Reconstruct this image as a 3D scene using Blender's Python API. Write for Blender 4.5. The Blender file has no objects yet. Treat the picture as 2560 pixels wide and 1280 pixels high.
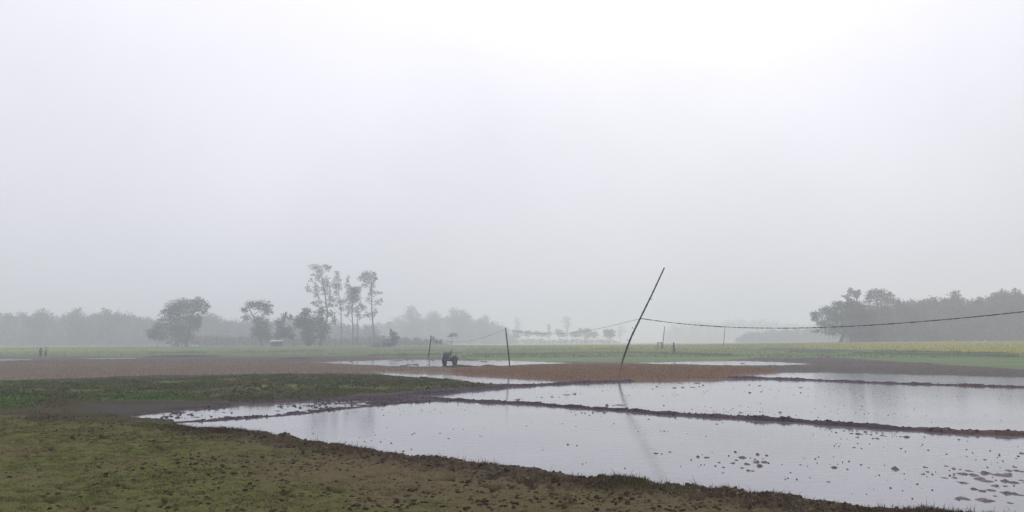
import bpy, math, random
import numpy as np
from mathutils import Vector, Matrix, Euler
random.seed(7); RNG = np.random.default_rng(7)
S = bpy.context.scene
COL = S.collection
R = math.radians

# ------------------------------------------------------------------ camera
H = 1.9                      # eye height above the paddy water (z = 0)
FP, CX, CY = 2000.0, 1280.0, 640.0
PITCH, ROLL = math.atan(216 / FP), -0.005
fw = np.array([0, math.cos(PITCH), math.sin(PITCH)])
r0 = np.array([1.0, 0, 0]); u0 = np.array([0, -math.sin(PITCH), math.cos(PITCH)])
rt = r0 * math.cos(ROLL) + u0 * math.sin(ROLL)
up = -r0 * math.sin(ROLL) + u0 * math.cos(ROLL)
cam = bpy.data.cameras.new('camera'); cam.sensor_width = 36; cam.lens = 36 * FP / 2560
cam.clip_end = 6000; cam.clip_start = .05
co = bpy.data.objects.new('camera', cam); COL.objects.link(co)
co.matrix_world = Matrix(((rt[0], up[0], -fw[0], 0), (rt[1], up[1], -fw[1], 0), (rt[2], up[2], -fw[2], H), (0, 0, 0, 1)))
S.camera = co

def ray(X, Y): return fw + rt * ((X - CX) / FP) + up * ((CY - Y) / FP)
def gp(X, Y, z=0.0):                     # point of the plan where a sight line meets height z
    d = ray(X, Y); t = (z - H) / min(d[2], -1e-4)
    return np.array([d[0] * t, d[1] * t, z])
def dp(X, Y, d):                         # point at distance d (along +Y)
    v = ray(X, Y); t = d / v[1]
    return np.array([v[0] * t, d, H + v[2] * t])

# ------------------------------------------------------------------ helpers
def tag(o, label=None, cat=None, group=None, kind=None):
    if label: o['label'] = label
    if cat: o['category'] = cat
    if group: o['group'] = group
    if kind: o['kind'] = kind
    return o
def empty(name, loc):
    o = bpy.data.objects.new(name, None); o.location = loc; o.empty_display_size = .3; COL.objects.link(o); return o
def link(name, me, parent=None, mat=None, smooth=True):
    if mat: me.materials.append(mat)
    if smooth and len(me.polygons): me.polygons.foreach_set('use_smooth', np.ones(len(me.polygons), bool))
    o = bpy.data.objects.new(name, me); COL.objects.link(o)
    if parent: o.parent = parent
    return o
def npmesh(name, V, F, attrs=None):      # V (n,3), F (m,k)
    me = bpy.data.meshes.new(name); V = np.asarray(V, np.float32); F = np.asarray(F, np.int32)
    n, (m, k) = len(V), F.shape
    me.vertices.add(n); me.vertices.foreach_set('co', V.ravel())
    me.loops.add(m * k); me.loops.foreach_set('vertex_index', F.ravel())
    me.polygons.add(m); me.polygons.foreach_set('loop_start', np.arange(0, m * k, k, dtype=np.int32))
    for an, a in (attrs or {}).items():
        if a.ndim == 2:
            at = me.attributes.new(an, 'FLOAT_COLOR', 'POINT'); c = np.ones((n, 4), np.float32); c[:, :3] = a; at.data.foreach_set('color', c.ravel())
        else:
            at = me.attributes.new(an, 'FLOAT', 'POINT'); at.data.foreach_set('value', a.astype(np.float32))
    me.update(calc_edges=True); me.validate(); return me
class MB:
    def __init__(s): s.v = []; s.f = []
    def add(s, vs, fs):
        b = len(s.v); s.v += [tuple(map(float, p)) for p in vs]; s.f += [tuple(i + b for i in f) for f in fs]; return s
    def tube(s, pts, rad, n=8, cap=True):
        pts = [Vector(p) for p in pts]; rings = []
        for i, p in enumerate(pts):
            t = (pts[min(i + 1, len(pts) - 1)] - pts[max(i - 1, 0)]).normalized()
            a = t.cross(Vector((0, 1, 0)) if abs(t.y) < .9 else Vector((1, 0, 0))).normalized(); b = t.cross(a)
            r = rad[i] if hasattr(rad, '__len__') else rad
            rings.append([p + (a * math.cos(k * 2 * math.pi / n) + b * math.sin(k * 2 * math.pi / n)) * r for k in range(n)])
        vs = [q for g in rings for q in g]
        fs = [(i * n + k, i * n + (k + 1) % n, (i + 1) * n + (k + 1) % n, (i + 1) * n + k) for i in range(len(pts) - 1) for k in range(n)]
        if cap: fs += [tuple(range(n))[::-1], tuple((len(pts) - 1) * n + k for k in range(n))]
        return s.add(vs, fs)
    def box(s, c, size, bev=.02, rot=None):
        hx, hy, hz = [q / 2 for q in size]; b = min(bev, hx * .6, hy * .6, hz * .6); vs = []
        for sx in (-1, 1):
            for sy in (-1, 1):
                for sz in (-1, 1):
                    vs += [(sx * (hx - b), sy * (hy - b), sz * hz), (sx * (hx - b), sy * hy, sz * (hz - b)), (sx * hx, sy * (hy - b), sz * (hz - b))]
        import bmesh
        bm = bmesh.new(); [bm.verts.new(v) for v in vs]; bmesh.ops.convex_hull(bm, input=bm.verts); bm.verts.index_update()
        M = rot.to_matrix() if rot else Matrix.Identity(3)
        s.add([M @ v.co + Vector(c) for v in bm.verts], [tuple(v.index for v in f.verts) for f in bm.faces]); bm.free(); return s
    def cyl(s, c, axis, r, L, n=20):
        a = Vector(axis).normalized() * L / 2; c = Vector(c); e = .15 * min(r, L)
        u = a.normalized() * e
        return s.tube([c - a, c - a + u, c + a - u, c + a], [r - e, r, r, r - e], n)
    def loft(s, rings, n=14):
        vs = []
        for (cx, cy, cz, rx, ry) in rings:
            vs += [(cx + rx * math.cos(k * 2 * math.pi / n), cy + ry * math.sin(k * 2 * math.pi / n), cz) for k in range(n)]
        fs = [(i * n + k, i * n + (k + 1) % n, (i + 1) * n + (k + 1) % n, (i + 1) * n + k) for i in range(len(rings) - 1) for k in range(n)]
        fs += [tuple(range(n))[::-1], tuple((len(rings) - 1) * n + k for k in range(n))]
        return s.add(vs, fs)
    def build(s, name, mat, parent=None, smooth=True):
        me = bpy.data.meshes.new(name); me.from_pydata(s.v, [], s.f); me.update()
        return link(name, me, parent, mat, smooth)

# ------------------------------------------------------------------ noise
def _h(ix, iy, seed):
    n = (ix.astype(np.int64) * 374761393 + iy.astype(np.int64) * 668265263 + seed * 974711) & 0xffffffff
    n = ((n ^ (n >> 13)) * 1274126177) & 0xffffffff
    n = ((n ^ (n >> 16)) * 2246822519) & 0xffffffff
    return ((n ^ (n >> 15)) & 0xffffff) / float(0xffffff)
def vn(x, y, seed=0):
    ix = np.floor(x); iy = np.floor(y); fx = x - ix; fy = y - iy
    fx = fx * fx * (3 - 2 * fx); fy = fy * fy * (3 - 2 * fy)
    a = _h(ix, iy, seed); b = _h(ix + 1, iy, seed); c = _h(ix, iy + 1, seed); d = _h(ix + 1, iy + 1, seed)
    return (a * (1 - fx) + b * fx) * (1 - fy) + (c * (1 - fx) + d * fx) * fy
def fbm(x, y, sc, oct=4, seed=0):        # about -1..1
    s = 0; a = 1; t = 0; f = 1 / sc
    for o in range(oct):
        s = s + a * (vn(x * f + 17.3 * o, y * f - 9.1 * o, seed + o) * 2 - 1); t += a; a *= .5; f *= 2.03
    return s / t
def sm(a, b, x): t = np.clip((x - a) / (b - a), 0, 1); return t * t * (3 - 2 * t)
def poly_sd(px, py, P):                  # signed distance, + inside
    P = np.asarray(P)[:, :2]; d2 = np.full(px.shape, 1e12); ins = np.zeros(px.shape, bool)
    for i in range(len(P)):
        a, b = P[i], P[(i + 1) % len(P)]; e = b - a; L = max(e @ e, 1e-9)
        wx, wy = px - a[0], py - a[1]
        t = np.clip((wx * e[0] + wy * e[1]) / L, 0, 1)
        d2 = np.minimum(d2, (wx - e[0] * t) ** 2 + (wy - e[1] * t) ** 2)
        c = (a[1] > py) != (b[1] > py)
        if abs(e[1]) > 1e-9: ins ^= c & (px < a[0] + (py - a[1]) * e[0] / e[1])
    d = np.sqrt(d2); return np.where(ins, d, -d)
def line_d(px, py, P):
    P = np.asarray(P)[:, :2]; d2 = np.full(px.shape, 1e12); s = np.zeros(px.shape); acc = 0
    for i in range(len(P) - 1):
        a, b = P[i], P[i + 1]; e = b - a; L = max(e @ e, 1e-9)
        wx, wy = px - a[0], py - a[1]; t = np.clip((wx * e[0] + wy * e[1]) / L, 0, 1)
        q = (wx - e[0] * t) ** 2 + (wy - e[1] * t) ** 2; m = q < d2
        d2 = np.where(m, q, d2); s = np.where(m, acc + t * math.sqrt(L), s); acc += math.sqrt(L)
    return np.sqrt(d2), s

# ------------------------------------------------------------------ materials
def newmat(name):
    m = bpy.data.materials.new(name); m.use_nodes = True; nt = m.node_tree
    return m, nt, nt.nodes, nt.links, nt.nodes['Principled BSDF']
def N(nodes, t, **k):
    n = nodes.new(t)
    for a, v in k.items():
        if a in n.inputs: n.inputs[a].default_value = v
        else: setattr(n, a, v)
    return n
def soil_mat():
    m, nt, n, l, b = newmat('soil')
    at = N(n, 'ShaderNodeAttribute', attribute_name='soil'); wt = N(n, 'ShaderNodeAttribute', attribute_name='wet')
    tc = N(n, 'ShaderNodeTexCoord')
    n1 = N(n, 'ShaderNodeTexNoise', Scale=9.0, Detail=8.0, Roughness=.7); l.new(tc.outputs['Object'], n1.inputs['Vector'])
    n2 = N(n, 'ShaderNodeTexNoise', Scale=45.0, Detail=5.0, Roughness=.75); l.new(tc.outputs['Object'], n2.inputs['Vector'])
    mr = N(n, 'ShaderNodeMapRange'); mr.inputs[1].default_value = .3; mr.inputs[2].default_value = .7; mr.inputs[3].default_value = .5; mr.inputs[4].default_value = 1.5
    ad = N(n, 'ShaderNodeMath', operation='ADD'); l.new(n1.outputs[0], ad.inputs[0]); l.new(n2.outputs[0], ad.inputs[1])
    hf = N(n, 'ShaderNodeMath', operation='MULTIPLY'); hf.inputs[1].default_value = .5; l.new(ad.outputs[0], hf.inputs[0]); l.new(hf.outputs[0], mr.inputs[0])
    mx = N(n, 'ShaderNodeVectorMath', operation='SCALE'); l.new(at.outputs['Color'], mx.inputs[0]); l.new(mr.outputs[0], mx.inputs['Scale'])
    l.new(mx.outputs[0], b.inputs['Base Color'])
    rr = N(n, 'ShaderNodeMapRange'); rr.inputs[3].default_value = 1.0; rr.inputs[4].default_value = .6; l.new(wt.outputs['Fac'], rr.inputs[0]); l.new(rr.outputs[0], b.inputs['Roughness'])
    b.inputs['Specular IOR Level'].default_value = .03
    bp = N(n, 'ShaderNodeBump', Strength=.7, Distance=.05); l.new(hf.outputs[0], bp.inputs['Height']); l.new(bp.outputs[0], b.inputs['Normal'])
    return m
def water_mat():
    m, nt, n, l, b = newmat('paddy_water')
    tc = N(n, 'ShaderNodeTexCoord')
    n1 = N(n, 'ShaderNodeTexNoise', Scale=.35, Detail=5.0); l.new(tc.outputs['Object'], n1.inputs['Vector'])
    cr = N(n, 'ShaderNodeValToRGB'); cr.color_ramp.elements[0].position = .35; cr.color_ramp.elements[1].position = .7
    cr.color_ramp.elements[0].color = (.145, .14, .165, 1); cr.color_ramp.elements[1].color = (.19, .185, .21, 1)
    l.new(n1.outputs[0], cr.inputs[0]); l.new(cr.outputs[0], b.inputs['Base Color'])
    b.inputs['Roughness'].default_value = .065; b.inputs['IOR'].default_value = 1.5
    mp = N(n, 'ShaderNodeMapping'); mp.inputs['Scale'].default_value = (1.0, 1.6, 1); l.new(tc.outputs['Object'], mp.inputs['Vector'])
    n2 = N(n, 'ShaderNodeTexNoise', Scale=3.5, Detail=3.0, Roughness=.55); l.new(mp.outputs[0], n2.inputs['Vector'])
    n3 = N(n, 'ShaderNodeTexNoise', Scale=.16, Detail=3.0); l.new(tc.outputs['Object'], n3.inputs['Vector'])
    m3 = N(n, 'ShaderNodeMapRange'); m3.inputs[1].default_value = .38; m3.inputs[2].default_value = .66; m3.inputs[3].default_value = .09; m3.inputs[4].default_value = .24; l.new(n3.outputs[0], m3.inputs[0])
    bp = N(n, 'ShaderNodeBump', Distance=.02); l.new(m3.outputs[0], bp.inputs['Strength']); l.new(n2.outputs[0], bp.inputs['Height']); l.new(bp.outputs[0], b.inputs['Normal'])
    return m
def plain(name, c, rough=.8, sc=6.0, var=.35, metal=0.0):
    m, nt, n, l, b = newmat(name)
    tc = N(n, 'ShaderNodeTexCoord'); t = N(n, 'ShaderNodeTexNoise', Scale=sc, Detail=6.0, Roughness=.65); l.new(tc.outputs['Object'], t.inputs['Vector'])
    cr = N(n, 'ShaderNodeValToRGB'); cr.color_ramp.elements[0].position = .3; cr.color_ramp.elements[1].position = .7
    cr.color_ramp.elements[0].color = (*[q * (1 - var) for q in c], 1); cr.color_ramp.elements[1].color = (*[q * (1 + var) for q in c], 1)
    l.new(t.outputs[0], cr.inputs[0]); l.new(cr.outputs[0], b.inputs['Base Color'])
    b.inputs['Roughness'].default_value = rough; b.inputs['Metallic'].default_value = metal; b.inputs['Specular IOR Level'].default_value = .25
    bp = N(n, 'ShaderNodeBump', Strength=.4, Distance=.02); l.new(t.outputs[0], bp.inputs['Height']); l.new(bp.outputs[0], b.inputs['Normal'])
    return m
def tint_mat(name, rough=.8):            # leaf or blade colour from the mesh attribute
    m, nt, n, l, b = newmat(name)
    at = N(n, 'ShaderNodeAttribute', attribute_name='tint'); l.new(at.outputs['Color'], b.inputs['Base Color'])
    b.inputs['Roughness'].default_value = rough; b.inputs['Specular IOR Level'].default_value = .04
    return m
def bamboo_mat():
    m, nt, n, l, b = newmat('bamboo')
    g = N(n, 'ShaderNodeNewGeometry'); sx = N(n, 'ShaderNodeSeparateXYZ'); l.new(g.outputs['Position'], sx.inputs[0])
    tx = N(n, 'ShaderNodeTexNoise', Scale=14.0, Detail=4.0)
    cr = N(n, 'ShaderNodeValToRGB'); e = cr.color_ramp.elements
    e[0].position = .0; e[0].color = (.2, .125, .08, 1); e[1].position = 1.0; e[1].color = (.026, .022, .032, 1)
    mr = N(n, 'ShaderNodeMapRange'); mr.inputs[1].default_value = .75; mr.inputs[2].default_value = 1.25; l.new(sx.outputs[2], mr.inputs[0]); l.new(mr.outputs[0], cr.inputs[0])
    mx = N(n, 'ShaderNodeMixRGB', blend_type='MULTIPLY'); mx.inputs[0].default_value = .5; l.new(cr.outputs[0], mx.inputs[1]); l.new(tx.outputs['Color'], mx.inputs[2])
    l.new(cr.outputs[0], b.inputs['Base Color']); b.inputs['Roughness'].default_value = .7
    return m
SOIL, WATER = soil_mat(), water_mat()
LEAF, BLADE = tint_mat('leaf'), tint_mat('grass_blade')
BARK = plain('bark', (.05, .042, .038)); PALEBARK = plain('pale_bark', (.11, .1, .095))
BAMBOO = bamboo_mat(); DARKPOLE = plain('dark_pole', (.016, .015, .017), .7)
MUDM = plain('wet_mud', (.088, .066, .078), .55, 9); CABLE = plain('cable_black', (.012, .012, .014), .6)

# ------------------------------------------------------------------ plan of the fields
FRONT = [(-900, 1024), (-400, 1026), (0, 1030), (130, 1040), (330, 1050), (460, 1062), (560, 1075), (700, 1090), (860, 1110), (1000, 1130), (1130, 1146), (1260, 1163), (1400, 1179),
         (1520, 1191), (1620, 1200), (1700, 1210), (1820, 1221), (1930, 1234), (2050, 1250), (2200, 1260), (2330, 1267), (2440, 1276), (2600, 1292), (3200, 1350), (4300, 1450)]
B1 = [(985, 995), (1060, 998), (1140, 1001), (1240, 1007), (1330, 1010), (1400, 1016), (1560, 1027), (1700, 1038), (1850, 1046), (2000, 1055), (2150, 1066), (2200, 1070), (2400, 1082), (2560, 1088), (3100, 1115), (4300, 1175)]
THIN = [(440, 1057), (560, 1050), (740, 1036), (870, 1021), (1000, 1008), (1140, 1001)]
B3 = [(985, 993), (1100, 984), (1250, 969), (1350, 963), (1450, 958), (1570, 954)]
B2 = [(1740, 949), (1880, 946), (2000, 950), (2200, 958), (2400, 964), (2560, 969), (3100, 984), (4300, 1018)]
G = lambda pts, z=0.0: [gp(x, y, z) for x, y in pts]
front_w = G(FRONT, .2)
W1 = front_w[5:] + G(B1[:1:-1]) + G(THIN[::-1])
WD = G([(270, 1053), (330, 1040), (440, 1027), (560, 1013), (640, 1004), (850, 997), (1000, 996), (1140, 1003), (1000, 1008), (870, 1021), (740, 1036), (560, 1050), (440, 1058), (440, 1064), (380, 1062)])
W2 = G([(960, 994.5)] + B3[1:] + [(1680, 953), (1800, 950)] + B2[1:] + B1[::-1])
WE = G([(900, 931), (1000, 932), (1060, 933), (1150, 938), (1260, 945), (1400, 952), (1490, 957), (1400, 961), (1300, 965), (1250, 964), (1200, 960), (1150, 954), (1080, 948), (980, 941)])
WF = G([(1800, 944), (1900, 935), (1960, 931), (2060, 930), (2300, 936), (2560, 941), (3100, 950), (4300, 972)] + B2[::-1][:-1])
WG = G([(720, 907), (800, 905), (900, 901), (1000, 898), (1130, 899), (1250, 900), (1350, 904), (1445, 908), (1300, 913), (1200, 919), (1000, 917), (850, 911)])
WG2 = G([(685, 897), (725, 894), (765, 894), (740, 898)]); WG3 = G([(930, 896), (1000, 892), (1120, 893), (1050, 896)])
WH = G([(1545, 909), (1700, 904), (1850, 902), (1950, 905), (2060, 911), (1950, 914), (1840, 915), (1700, 912)])
WI = G([(-400, 895), (0, 896), (105, 897), (60, 902), (0, 904), (-400, 908)]); WI2 = G([(115, 896), (250, 894), (390, 893), (330, 899), (250, 899)])
BANK = G([(-500, 1036), (0, 1036), (110, 1034), (190, 1013), (400, 1010), (560, 1009), (700, 1005), (860, 997), (1000, 988), (1100, 979), (1200, 971), (1275, 964)]) + \
       G([(1200, 961), (1150, 955), (1080, 949)], .0) + G([(980, 942), (930, 938)], .05) + G([(800, 932), (600, 939), (450, 944), (250, 950), (0, 954), (-500, 956)], .12)

def zbase(x, y):
    r = np.hypot(x, y); az = x / np.maximum(y, 1e-3)
    amp = np.interp(az, [-.65, -.2, .0, .2, .4, .7], [.85, .85, .35, .4, .95, 1.0])
    return sm(105, 290, r) * amp
KX = [-400, 0, 300, 700, 1000, 1130, 1300, 1560, 1800, 1900, 2060, 2300, 2560, 3000]
T1 = [882, 880, 877, 871, 867, 867, 872, 876, 877, 874, 872, 876, 883, 890]
T2 = [890, 891, 890, 887, 891, 894, 900, 905, 899, 893, 893, 904, 920, 930]
T3 = [908, 908, 906, 903, 915, 918, 911, 908, 913, 917, 938, 942, 946, 950]
T4 = [948, 948, 938, 930, 931, 940, 949, 955, 948, 938, 938, 942, 946, 950]

ang = np.concatenate([np.arange(-37, 37.001, .085), np.arange(37.2, 56, .2), np.arange(57, 322.5, 2.5)]) * math.pi / 180
rad = [1.0]
while rad[-1] < 3500:
    q = rad[-1]; rad.append(q * (1.06 if q < 6.5 else 1.0048 if q < 16 else 1.0044 if q < 110 else 1.009 if q < 400 else 1.05))
rad = np.array(rad); NA, NR = len(ang), len(rad)
A, RR = np.meshgrid(ang, rad)            # rows: radius
gx = (RR * np.sin(A)).ravel(); gy = (RR * np.cos(A)).ravel(); gr = RR.ravel()
zb = np.where(gy > 0, zbase(gx, gy), .2)
# photo-plan coordinates of the flat terrain (used only to colour the plan)
dz = zb + .15 - H; q = np.maximum(gx * fw[0] + gy * fw[1] + dz * fw[2], 1e-3)
PX = np.where(gy > 1, CX + FP * (gx * rt[0] + gy * rt[1] + dz * rt[2]) / q, 1e5 * np.sign(gx))
PY = np.where(gy > 1, CY - FP * (gx * up[0] + gy * up[1] + dz * up[2]) / q, 3000)

near = (gr < 200) & (gy > 0)
ix = np.where(near)[0]; x, y, r = gx[ix], gy[ix], gr[ix]
wob = np.clip(r / 40, .35, 2.2)
jx = x + .22 * wob * fbm(x, y, 1.3, 3, 5) + .05 * fbm(x, y, .25, 2, 6); jy = y + .3 * wob * fbm(x, y, 1.6, 3, 11) + .06 * fbm(x, y, .22, 2, 12)
sd = np.full(len(ix), -1e3); sdD = poly_sd(jx, jy, WD)
for P in (W1, W2, WE, WF, WG, WG2, WG3, WH, WI, WI2): sd = np.maximum(sd, poly_sd(jx, jy, P))
sd = np.maximum(sd, sdD)
FG = front_w + [gp(4300, 3000, .2), np.array([9.0, -40, 0]), np.array([-60.0, -40, 0])]
sf = poly_sd(jx, jy, FG)                 # + on the pasture the camera stands on
sd = np.where(sf > 0, np.minimum(sd, -sf), sd)
land = np.interp(r, [20, 34, 60, 80, 105], [.17, .09, .06, .06, .10]) + .02 * fbm(x, y, 3.0, 3, 21)
px_i = PX[ix]
mudflat = sm(0, 1.2, poly_sd(jx, jy, G([(120, 1046), (190, 1013), (560, 1007), (860, 996), (1010, 990), (1000, 999), (850, 1004), (640, 1011), (440, 1034), (330, 1052)])))
land = land * (1 - .72 * mudflat)
edge = np.clip(r / 50, .35, 1.6)
h = np.where(sd > 0, -np.minimum(.16, sd * .5), land * sm(0, 1, -sd / (.35 * edge)))
# flecks of mud standing out of the churned strip and of the far paddies
fl = fbm(x / 1.6, y, .26, 4, 31)
churn = sm(.75, .2, sdD + .5 * fbm(x, y, 2.2, 2, 33)) * sm(300, 520, px_i) + sm(700, 900, px_i) * .6
h = np.where(sdD > 0, -.062 + .12 * fl + .05 * np.clip(churn, 0, 1), h)
fl2 = fbm(x / 2.5, y, .6, 4, 37); patch = fbm(x / 3, y, 7, 2, 41)
h = np.where((sd > .3) & (sdD <= 0) & (fl2 + .45 * patch > .62) & (r > 58), .02 + .05 * fl2, h)
# bunds
bund = np.zeros(len(ix))
for P, hb, w, z, sdn in ((B1, .082, .26, .0, 51), (B2, .09, .42, .0, 52), (B3, .085, .4, .0, 53), (THIN, .035, .16, .0, 54)):
    d, s = line_d(x + .1 * fbm(x, y, .7, 3, sdn), y + .16 * fbm(x, y, .6, 3, sdn + 9), G(P, z))
    wv = w * (1 + .45 * (vn(s / 2.3, s * 0, sdn) * 2 - 1) + .3 * (vn(s / .6, s * 0, sdn + 3) * 2 - 1)); hv = hb * (.3 * fbm(x, y, .3, 3, sdn + 7) + .85 + .45 * (vn(s / 1.7, s * 0, sdn + 5) - .5) + .35 * (vn(s / .35, s * 0, sdn + 6) - .5))
    b_ = np.where(d < wv, hv * (1 - sm(.25, 1.0, d / np.maximum(wv, .05)) * 1.35), -1); h = np.maximum(h, b_); bund = np.maximum(bund, np.where(b_ > -.01, 1, 0) * (b_ > h - .02))
# two heaps of dug mud
for X, Y, w, hh in ((1262, 1008, .55, .10), (1147, 919, 1.3, .24), (1213, 915, .9, .2), (740, 898, 2.0, .2), (450, 893, 6, .25)):
    c = gp(X, Y, .1); e2 = ((x - c[0]) / w) ** 2 + ((y - c[1]) / w) ** 2
    h = h + hh * np.exp(-e2) * (1 + .3 * fbm(x, y, .4, 3, 61)); bund = np.maximum(bund, np.where((e2 < 1) & (h > .05) & (sf < 0), .8, 0))
# overgrown bank with a steep cut face
sb = poly_sd(x + .4 * fbm(x, y, 1.5, 3, 71), y + .55 * fbm(x, y, 1.4, 4, 72), BANK)
rise = np.interp(px_i, [-200, 100, 400, 560, 640, 860, 900, 1000, 1150, 1280], [.08, .09, .11, .14, .17, .16, .1, .06, .05, .03])
run = np.interp(px_i, [0, 400, 600, 860, 920, 1100, 1270], [4.0, 4.0, 4.6, 4.6, 4.2, 3.0, 1.2])
bk = np.where(sb > 0, rise * np.clip(sb / run, 0, 1) * np.interp(r, [24, 34, 46], [1, .9, .3]) * (1 + .5 * fbm(x, y, 1.3, 4, 73)) + (.05 * fbm(x, y, .45, 3, 74) + .09 * np.interp(px_i, [800, 950], [1, .5]) * fbm(x / 1.5, y, 1.7, 3, 75)) * sm(0, 1.2, sb), 0)
h = np.where(sb > 0, np.maximum(np.minimum(h, .05), .04) + bk, h)
# pasture: ridge of dug soil along its edge, hoof prints, tussocks
rim = np.exp(-((sf - .42) / .38) ** 2) * sm(-.05, .1, sf); rn = fbm(x, y, .8, 4, 81)
rimw = np.interp(px_i, [-200, 60, 130, 300, 420, 600], [.1, .2, .9, .55, .6, 1.0])
h = h + rim * rimw * (.06 + .10 * rn + .05 * fbm(x, y, .16, 3, 82))
prn = fbm(x / 1.35, y, .15, 2, 83); hoof = sm(.3, .5, prn) * sm(-.35, .3, fbm(x, y, 1.6, 2, 85) + .12)
inF = sm(.3, 1.0, sf)
h = h + inF * (-.055 * hoof + .03 * fbm(x, y, .11, 3, 87) + .05 * fbm(x, y, 1.6, 3, 89))
h = h + np.where(h > .03, .012 * np.clip(r / 15, .6, 3) * fbm(x, y, .16, 2, 91) + .02 * np.clip(r / 30, .5, 2) * fbm(x, y, .8, 3, 93), 0)
gz = zb + .2 + .04 * fbm(gx, gy, 9, 3, 95)
gz[ix] = h + zb[ix]
# far fields: low crop relief and dark field ridges
far = (gr > 128) & (gy > 0)
ridge = np.zeros(len(gx))
for pts in ([(930, 888), (1130, 886), (1400, 884), (1600, 882), (1760, 887), (1960, 889)], [(1980, 880), (2200, 884), (2560, 891)], [(1800, 874), (2100, 878), (2560, 884)], [(380, 884), (620, 882), (800, 880)], [(1000, 878), (1300, 875), (1700, 873)]):
    P = [gp(a, b, .25) for a, b in pts]; i2 = np.where((gr > 90) & (gr < 330) & (gy > 0))[0]
    d, s = line_d(gx[i2], gy[i2] + .8 * fbm(gx[i2], gy[i2], 9, 2, 97), P); ridge[i2] = np.maximum(ridge[i2], np.exp(-(d / 1.0) ** 2) * (vn(s / 6, s * 0, 98) > .3))
gz = gz + .3 * ridge
gz = gz + np.where(far, .1 * fbm(gx / 2, gy, 2.5, 3, 99), 0)

# ---- colours of the ground itself
def C(*c): return np.array(c, float)
jit = 2.2 * fbm(gx, gy, 4, 3, 101) + np.clip(gr / 60, 0, 1) * 1.0 * fbm(gx / 3, gy, 12, 3, 103)
Yj = PY + jit; Xc = np.clip(PX, -400, 3000)
t1, t2, t3, t4 = [np.interp(Xc, KX, T) for T in (T1, T2, T3, T4)]
big = fbm(gx, gy, 14, 3, 105)[:, None]; fine = fbm(gx, gy, 1.2, 4, 107)[:, None]; streak = fbm(gx / 14, gy / 2.2, 2.0, 3, 109)[:, None]
mus = np.interp(Xc, [0, 150, 500, 900, 1150, 1500, 1900, 2100, 2300, 2560], [.35, .3, .05, .1, .5, .62, .4, .75, 1, 1])[:, None]
cfar = C(.15, .21, .085) * (1 - mus) + C(.36, .33, .08) * mus
cgreen = C(.14, .185, .088) + .012 * big
cdirt = C(.125, .113, .092) + .01 * streak
cstub = C(.165, .107, .07) + .03 * fine * C(1, .7, .5)
cstub = np.where((Xc < 1130)[:, None], C(.21, .17, .133) + .025 * fine, cstub)
cbare = C(.118, .103, .092) + .012 * streak
cmud = C(.09, .072, .074) + .009 * fine
def mixc(a, b, f): f = np.asarray(f); f = f[:, None] if f.ndim == 1 else f; return a * (1 - f) + b * f
cmud = mixc(cmud, C(.058, .054, .028) + .014 * fine, sm(600, 300, Xc))
col = np.broadcast_to(cfar * (1 + .18 * streak), (len(gx), 3)).copy()
zone = np.zeros(len(gx), int)            # 0 crop 1 mustard 2 stubble 3 bare 4 mud 5 bank 6 pasture 7 bund
zone[(mus[:, 0] > .6)] = 1
f = sm(-1.5, 1.5, Yj - t1); col = mixc(col, cgreen * (1 + .25 * streak), f); zone[f > .5] = 0
f = sm(-1.2, 1.2, Yj - t2); col = mixc(col, np.where((Xc > 1880)[:, None], cbare, cdirt), f); zone[f > .5] = 3
f = sm(-1.5, 1.5, Yj - t3) * (Xc < 2060); col = mixc(col, cstub, f); zone[f > .5] = 2
f = sm(-1.5, 1.5, Yj - t4); col = mixc(col, cmud, f); zone[f > .5] = 4
col = mixc(col, C(.03, .05, .025), np.clip(ridge * .9, 0, 1))
wet = np.zeros(len(gx))
ci = col[ix]
ci = mixc(ci, C(.062, .052, .047) * (1 + .2 * fine[ix]), mudflat * (sf < 0))
gb = fbm(x, y, 1.8, 4, 111)
warm = sm(900, 1150, px_i) * (1 - sm(1500, 1700, px_i))
cbank = mixc(np.broadcast_to(C(.075, .085, .042), ci.shape), C(.13, .138, .065), sm(-.1, .5, gb))
cbank = mixc(cbank, C(.13, .12, .075), sm(.15, .5, fbm(x / 2, y, 2.0, 3, 127)) * sm(2, 4, sb) * .8)
cbank = mixc(cbank, C(.06, .046, .036), sm(.1, .6, fbm(x, y, 2.6, 3, 113)) * .8)
steep = sm(.0, .25, sb) * (1 - sm(.6, 1.1, sb / run)) * sm(520, 600, px_i) * (1 - sm(840, 900, px_i))
cbank = mixc(cbank, C(.045, .041, .028), steep * .7)
weed = np.exp(-(((px_i - 380) / 130) ** 2)) * sm(.3, .9, sb) * (1 - sm(2.6, 4.2, sb)); weed2 = sm(160, 60, px_i) * sm(.5, 1.5, sb) * (1 - sm(4, 6, sb))
cbank = mixc(cbank, C(.07, .11, .035), np.clip(weed * .9 + weed2 * .6, 0, 1))
ci = mixc(ci, cbank, sm(0, .5, sb)); zi = zone[ix]; zi[sb > .25] = 5
bm = (bund > .3) & (sf < 0); bl = sm(.0, .4, bund) * (sf < 0) * (sb < .1)
ci = mixc(ci, mixc(np.broadcast_to(C(.066, .047, .062), ci.shape), C(.10, .066, .05), sm(2150, 2500, px_i) * .8) * (1 + .25 * fine[ix]), bl); zi[bm] = 7
shore = (1 - sm(.0, .14, h)) * (sf < .1); ci = mixc(ci, ci * .8, shore); wet[ix] = shore
gg = fbm(x, y, 2.2, 4, 115); g2 = fbm(x, y, .5, 3, 117)
leftg = np.interp(px_i, [0, 500, 1000, 1600, 2600], [.5, .35, .0, -.1, .0])
cp = mixc(np.broadcast_to(C(.118, .095, .052), ci.shape), C(.106, .108, .038), sm(-.35, .45, gg + leftg + .4 * g2))
cp = mixc(cp, C(.022, .016, .011), hoof * .85)
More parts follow.
